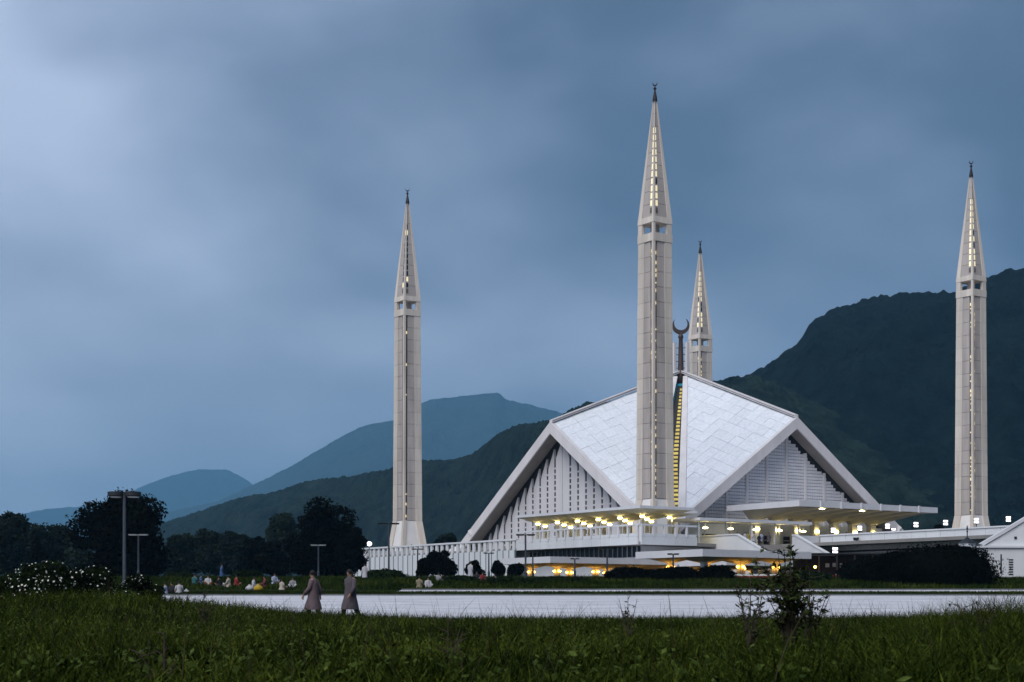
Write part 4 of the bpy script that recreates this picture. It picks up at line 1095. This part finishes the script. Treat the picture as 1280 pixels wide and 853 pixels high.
weed(938, 13.0, 715, .16, 'sparse pale leafed weed left of the sapling', 8, 8, 240, .04)
weed(785, 16, 742, .14, 'thin weed in the grass below the nearest minaret', 15, 4, 50, .035)
weed(1225, 15, 744, .35, 'tuft of tall weeds at the right of the meadow', 16, 12, 120, .04)
weed(205, 8.5, 788, .18, 'bare forked weed in the left foreground grass', 17, 5, 12, .03)
weed(255, 26, 735, .35, 'dark weed on the grass rise at left', 18, 7, 160, .05)
weed(560, 11, 768, .16, 'bent dry weed in the grass before the road', 19, 4, 14, .03)

# ------------------------------------------------------------------ people
def skin_body(name, joints, edges, mat='skin'):
    me = bpy.data.meshes.new(name); names = list(joints); idx = {k: i for i, k in enumerate(names)}
    me.from_pydata([joints[k][0] for k in names], [(idx[a], idx[b]) for a, b in edges], [])
    o = bpy.data.objects.new(name + '_tmp', me); col.objects.link(o)
    o.modifiers.new('skin', 'SKIN'); s = o.modifiers.new('sub', 'SUBSURF'); s.levels = 1; s.render_levels = 1
    sv = me.skin_vertices[0].data
    for k in names:
        r = joints[k][1]; sv[idx[k]].radius = (r, r) if not isinstance(r, tuple) else r; sv[idx[k]].use_root = (k == 'pelvis')
    dg = bpy.context.evaluated_depsgraph_get(); ev = o.evaluated_get(dg)
    out_me = bpy.data.meshes.new_from_object(ev); out_me.name = name; out_me.materials.clear(); out_me.materials.append(MAT[mat])
    out_me.polygons.foreach_set('use_smooth', [True] * len(out_me.polygons))
    bpy.data.objects.remove(o); bpy.data.meshes.remove(me)
    return out_me
def person_meshes(pose, fingers=False):
    J = {}; E_ = []
    sit = pose == 'sit'; dz = -.80 if sit else 0
    J['pelvis'] = ((0, 0, .95 + dz), .13); J['waist'] = ((0, .0, 1.12 + dz), .12); J['chest'] = ((0, .015, 1.34 + dz), .14); J['neck'] = ((0, .03, 1.49 + dz), .052); J['chin'] = ((0, .045, 1.55 + dz), .075); J['head'] = ((0, .05, 1.63 + dz), .088); J['crown'] = ((0, .04, 1.70 + dz), .06)
    J['nose'] = ((0, .145, 1.60 + dz), .016); E_ += [('head', 'nose')]
    E_ += [('pelvis', 'waist'), ('waist', 'chest'), ('chest', 'neck'), ('neck', 'chin'), ('chin', 'head'), ('head', 'crown')]
    sw = .24 if pose == 'walk' else .0
    for s, sd_ in ((-1, 'l'), (1, 'r')):
        f = s * sw
        J['sh' + sd_] = ((s * .175, 0, 1.41 + dz), .062)
        if sit: el_, wr, ha = (s * .25, .06, 1.16 + dz), (s * .16, .27, 1.06 + dz), (s * .12, .34, 1.05 + dz)
        else: el_, wr, ha = (s * .235, -f * .35 - .03, 1.14), (s * .24, -f * .8 + .05, .92), (s * .235, -f * .95 + .07, .83)
        J['el' + sd_] = (el_, .046); J['wr' + sd_] = (wr, .032); J['ha' + sd_] = (ha, .036)
        E_ += [('chest', 'sh' + sd_), ('sh' + sd_, 'el' + sd_), ('el' + sd_, 'wr' + sd_), ('wr' + sd_, 'ha' + sd_)]
        if fingers:
            for q in range(5):
                hx, hy, hz = ha
                off = (-.03 + .018 * q)
                if q == 4: a, b = (hx - s * .012, hy + .05, hz - .01), (hx - s * .015, hy + .062, hz - .05)
                else: a, b = (hx, hy + off, hz - .055), (hx - s * .015, hy + off + .008, hz - .095 + .008 * abs(q - 1))
                J['f%d%s' % (q, sd_)] = (a, .0095); J['g%d%s' % (q, sd_)] = (b, .008); E_ += [('ha' + sd_, 'f%d%s' % (q, sd_)), ('f%d%s' % (q, sd_), 'g%d%s' % (q, sd_))]
        if sit: hip, kn, an_, to = (s * .1, .03, .14), (s * .27, .34, .30), (s * .10, .42, .07), (s * .02, .50, .04)
        else: hip, kn, an_, to = (s * .095, 0, .90), (s * .10, f * .62 + .03, .50), (s * .10, f * 1.25 - .05, .09 + (.05 if f < 0 else 0)), (s * .11, f * 1.25 + .13, .035)
        J['hi' + sd_] = (hip, .088); J['kn' + sd_] = (kn, .058); J['an' + sd_] = (an_, .042); J['to' + sd_] = (to, .036)
        E_ += [('pelvis', 'hi' + sd_), ('hi' + sd_, 'kn' + sd_), ('kn' + sd_, 'an' + sd_), ('an' + sd_, 'to' + sd_)]
    body = skin_body('body_' + pose, J, E_)
    def ring_loft(rings, n=14):
        mb = MB(); o = []
        for (cx, cy, cz, rx, ry) in rings:
            for k in range(n): a = 2 * math.pi * k / n; mb.v.append((cx + rx * math.cos(a), cy + ry * math.sin(a), cz))
        for i in range(len(rings) - 1):
            for k in range(n): k2 = (k + 1) % n; mb.f.append((i * n + k, i * n + k2, (i + 1) * n + k2, (i + 1) * n + k))
        mb.f.append(tuple(range(len(rings) * n - n, len(rings) * n)))
        return mb
    if sit: tun = ring_loft([(0, .05, .02, .30, .30), (0, .04, .12, .28, .27), (0, .0, .25, .19, .16), (0, 0, .40, .175, .13), (0, .01, .58, .21, .14), (0, .01, .645, .17, .105), (0, .025, .70, .075, .07)])
    else: tun = ring_loft([(0, .02, .40, .29, .25 + sw * .3), (0, .02, .58, .27, .22 + sw * .25), (0, .01, .80, .24, .20), (0, 0, .96, .22, .18), (0, 0, 1.12, .21, .165), (0, .01, 1.28, .225, .165), (0, .01, 1.40, .215, .14), (0, .02, 1.455, .145, .10), (0, .025, 1.495, .085, .078), (0, .03, 1.52, .066, .066)])
    sl = []
    for sd_ in 'lr': tun.tube([J[k + sd_][0] for k in ('sh', 'el', 'wr')], [.088, .078, .07], 9)
    tro = MB()
    for sd_ in 'lr': tro.tube([J[k + sd_][0] for k in ('hi', 'kn', 'an')], [.105, .088, .072], 9)
    hr = MB(); hz = 1.63 + dz
    hr.lathe([(.094, -.03), (.101, .03), (.092, .07), (.062, .105), (.02, .122)], 14, (0, .035, hz))
    return {'body': body, 'tunic': tun.mesh('tunic_' + pose, 'cloth_white', True), 'trousers': tro.mesh('trousers_' + pose, 'cloth_white', True), 'hair': hr.mesh('hair_' + pose, 'hair', True)}
PM = {p: person_meshes(p) for p in ('stand', 'walk', 'sit')}
PM['walkf'] = person_meshes('walk', True)
def person(label, loc, rz, pose, top, low, group, scale=1.0):
    t = thing('person', label, 'person', loc, rz, group); t.scale = (scale,) * 3
    for nm in ('body', 'tunic', 'trousers', 'hair'):
        o = link({'body': 'body', 'tunic': 'tunic', 'trousers': 'trousers', 'hair': 'hair'}[nm], PM[pose][nm], t)
        if nm in ('tunic', 'trousers'):
            o.material_slots[0].link = 'OBJECT'; o.material_slots[0].material = MAT['cloth_' + (top if nm == 'tunic' else low)]
    return t
g = ground(392, 55); person('left of two walkers on the pale road, in a mauve tunic', g + Vector((0, 0, .035)), math.radians(75), 'walkf', 'mauve', 'brown', 'walkers on the pale road', 1.03)
g = ground(438, 55.4); person('right of two walkers on the pale road, in dark slate clothes', g + Vector((0, 0, .035)), math.radians(140), 'walkf', 'slate', 'black', 'walkers on the pale road', 1.06)
lawn = [(207, 113, 'sit', 'pale_blue', 'white', 'person in pale blue beside the flowering shrub'), (215, 114, 'sit', 'black', 'black', 'seated person in black next to the pale blue one'), (224, 115, 'sit', 'white', 'grey', 'seated person in white left of the weed on the grass rise'),
        (243, 140, 'sit', 'teal', 'teal', 'leftmost of the seated row, in teal'), (251, 142, 'sit', 'blue', 'black', 'seated person in blue, second of the row from left'), (260, 138, 'sit', 'white', 'orange', 'seated person with white top and orange trousers'),
        (274, 136, 'sit', 'black', 'black', 'seated person in black in the middle of the picnic row'), (286, 134, 'sit', 'cream', 'white', 'seated person in cream beside the red clad one'), (295, 136, 'sit', 'red', 'maroon', 'seated person in red in the picnic row'),
        (277, 165, 'stand', 'blue', 'black', 'person in blue standing behind the picnic row'), (331, 134, 'sit', 'maroon', 'maroon', 'seated person in maroon beside the yellow bundle'), (317, 130, 'sit', 'white', 'white', 'seated person in white left of the yellow bundle'),
        (352, 128, 'sit', 'cream', 'cream', 'broad seated person in cream at the right of the picnic row'), (343, 142, 'sit', 'pale_blue', 'grey', 'seated person in pale blue behind the maroon one'), (366, 132, 'sit', 'grey', 'white', 'last seated person of the picnic row, in grey'),
        (456, 150, 'stand', 'white', 'blue', 'person in white just right of the two walkers'), (524, 132, 'sit', 'khaki', 'khaki', 'seated person in khaki, left of a close pair'), (535, 132, 'sit', 'white', 'white', 'seated person in white, right of a close pair'),
        (548, 145, 'sit', 'grey', 'brown', 'seated person in grey behind the close pair'), (588, 150, 'stand', 'white', 'cream', 'person in white standing near the ball shaped tree'), (596, 150, 'sit', 'black', 'grey', 'seated person in dark clothes near the ball shaped tree'), (603, 148, 'sit', 'red', 'black', 'seated person in red near the ball shaped tree'), (620, 140, 'sit', 'pale_blue', 'white', 'seated person in pale white blue left of the lamp post')]
rnd = random.Random(4)
for px, d, pose, a, b, lab in lawn: person(lab, ground(px, d), rnd.uniform(0, 6.28), pose, a, b, 'people resting on the lawn', rnd.uniform(.95, 1.12))
st = [(-49.8, -70.6, 'red', 'black', 'person in red at the top left of the stairs'), (-48.9, -71.4, 'white', 'white', 'tall person in white at the head of the stairs'), (-47.9, -73.4, 'black', 'black', 'person in black stepping down the stairs'),
      (-47.8, -70.9, 'yellow', 'brown', 'person in yellow at the head of the stairs'), (-46.9, -71.2, 'white', 'pale_blue', 'person in white over pale blue, middle of the stairs'), (-46.2, -72.0, 'pale_blue', 'white', 'person in pale blue in the middle of the stairs'),
      (-45.4, -71.0, 'brown', 'black', 'person in brown right of the middle of the stairs'), (-44.7, -72.2, 'slate', 'black', 'person in slate clothes at the right side of the stairs'), (-43.6, -71.1, 'pale_blue', 'white', 'rightmost person on the stairs, in pale blue and white')]
for lx, ly, a, b, lab in st:
    z = T - (.17 * (int((-72.6 - ly) / .42) + 1) if ly < -72.6 else 0) - (.004 if ly < -67.82 else 0)
    person(lab, LW(lx, ly, z), TH + rnd.choice((0, math.pi)) + rnd.uniform(-.5, .5), 'walk', a, b, 'people on the stairs')
for lx, ly, a, b, lab in ((-54.6, -58.8, 'blue', 'black', 'person in blue at the balcony corner rail'), (-53.6, -58.0, 'black', 'black', 'person in black next to the one in blue'), (-52.9, -57.4, 'black', 'brown', 'second person in black by the stair parapet'),
                          (-66.1, -1.0, 'blue', 'black', 'person in blue behind the left terrace arcade'), (-66.1, 9.0, 'red', 'black', 'person in red behind the left terrace arcade'), (-36.5, -80.5, 'maroon', 'black', 'person in maroon behind the right parapet'), (-36.4, -83.0, 'black', 'black', 'person in black behind the right parapet'), (-36.3, -78.8, 'brown', 'black', 'person in brown behind the right parapet corner')):
    person(lab, LW(lx, ly, T), rnd.uniform(0, 6.28), 'stand', a, b, 'people on the terrace')
# yellow bundle and white bags on the picnic lawn
def bundle(px, d, mat, label, s):
    g = ground(px, d)
    t = MB().lathe([(s * .8, -.02), (s, s * .25), (s * .85, s * .7), (s * .35, s * 1.0), (s * .2, s * 1.15), (s * .26, s * 1.3)], 12).build('bundle', mat, None, True)
    t.location = g; tag(t, label, 'bag')
bundle(323, 127, 'cloth_yellow', 'yellow bundle lying on the picnic lawn', .42)
bundle(312, 128, 'cloth_white', 'white cloth bag beside the yellow bundle', .36)
bundle(233, 118, 'cloth_white', 'white bundle near the flowering shrub', .26)

# ------------------------------------------------------------------ haze
mh = bpy.data.materials.new('haze_air'); mh.use_nodes = True; t = mh.node_tree; t.nodes.clear()
om = t.nodes.new('ShaderNodeOutputMaterial'); pv = t.nodes.new('ShaderNodeVolumePrincipled')
pv.inputs['Color'].default_value = (.25, .61, .95, 1); pv.inputs['Density'].default_value = 7.5e-5; pv.inputs['Anisotropy'].default_value = 0.0
t.links.new(pv.outputs[0], om.inputs['Volume']); MAT['haze_air'] = mh
hz = MB().box(-20000, 20000, -700, 20500, -9, 1640).build('haze', 'haze_air'); hz['kind'] = 'stuff'; hz['label'] = 'pale blue evening haze over the whole valley'
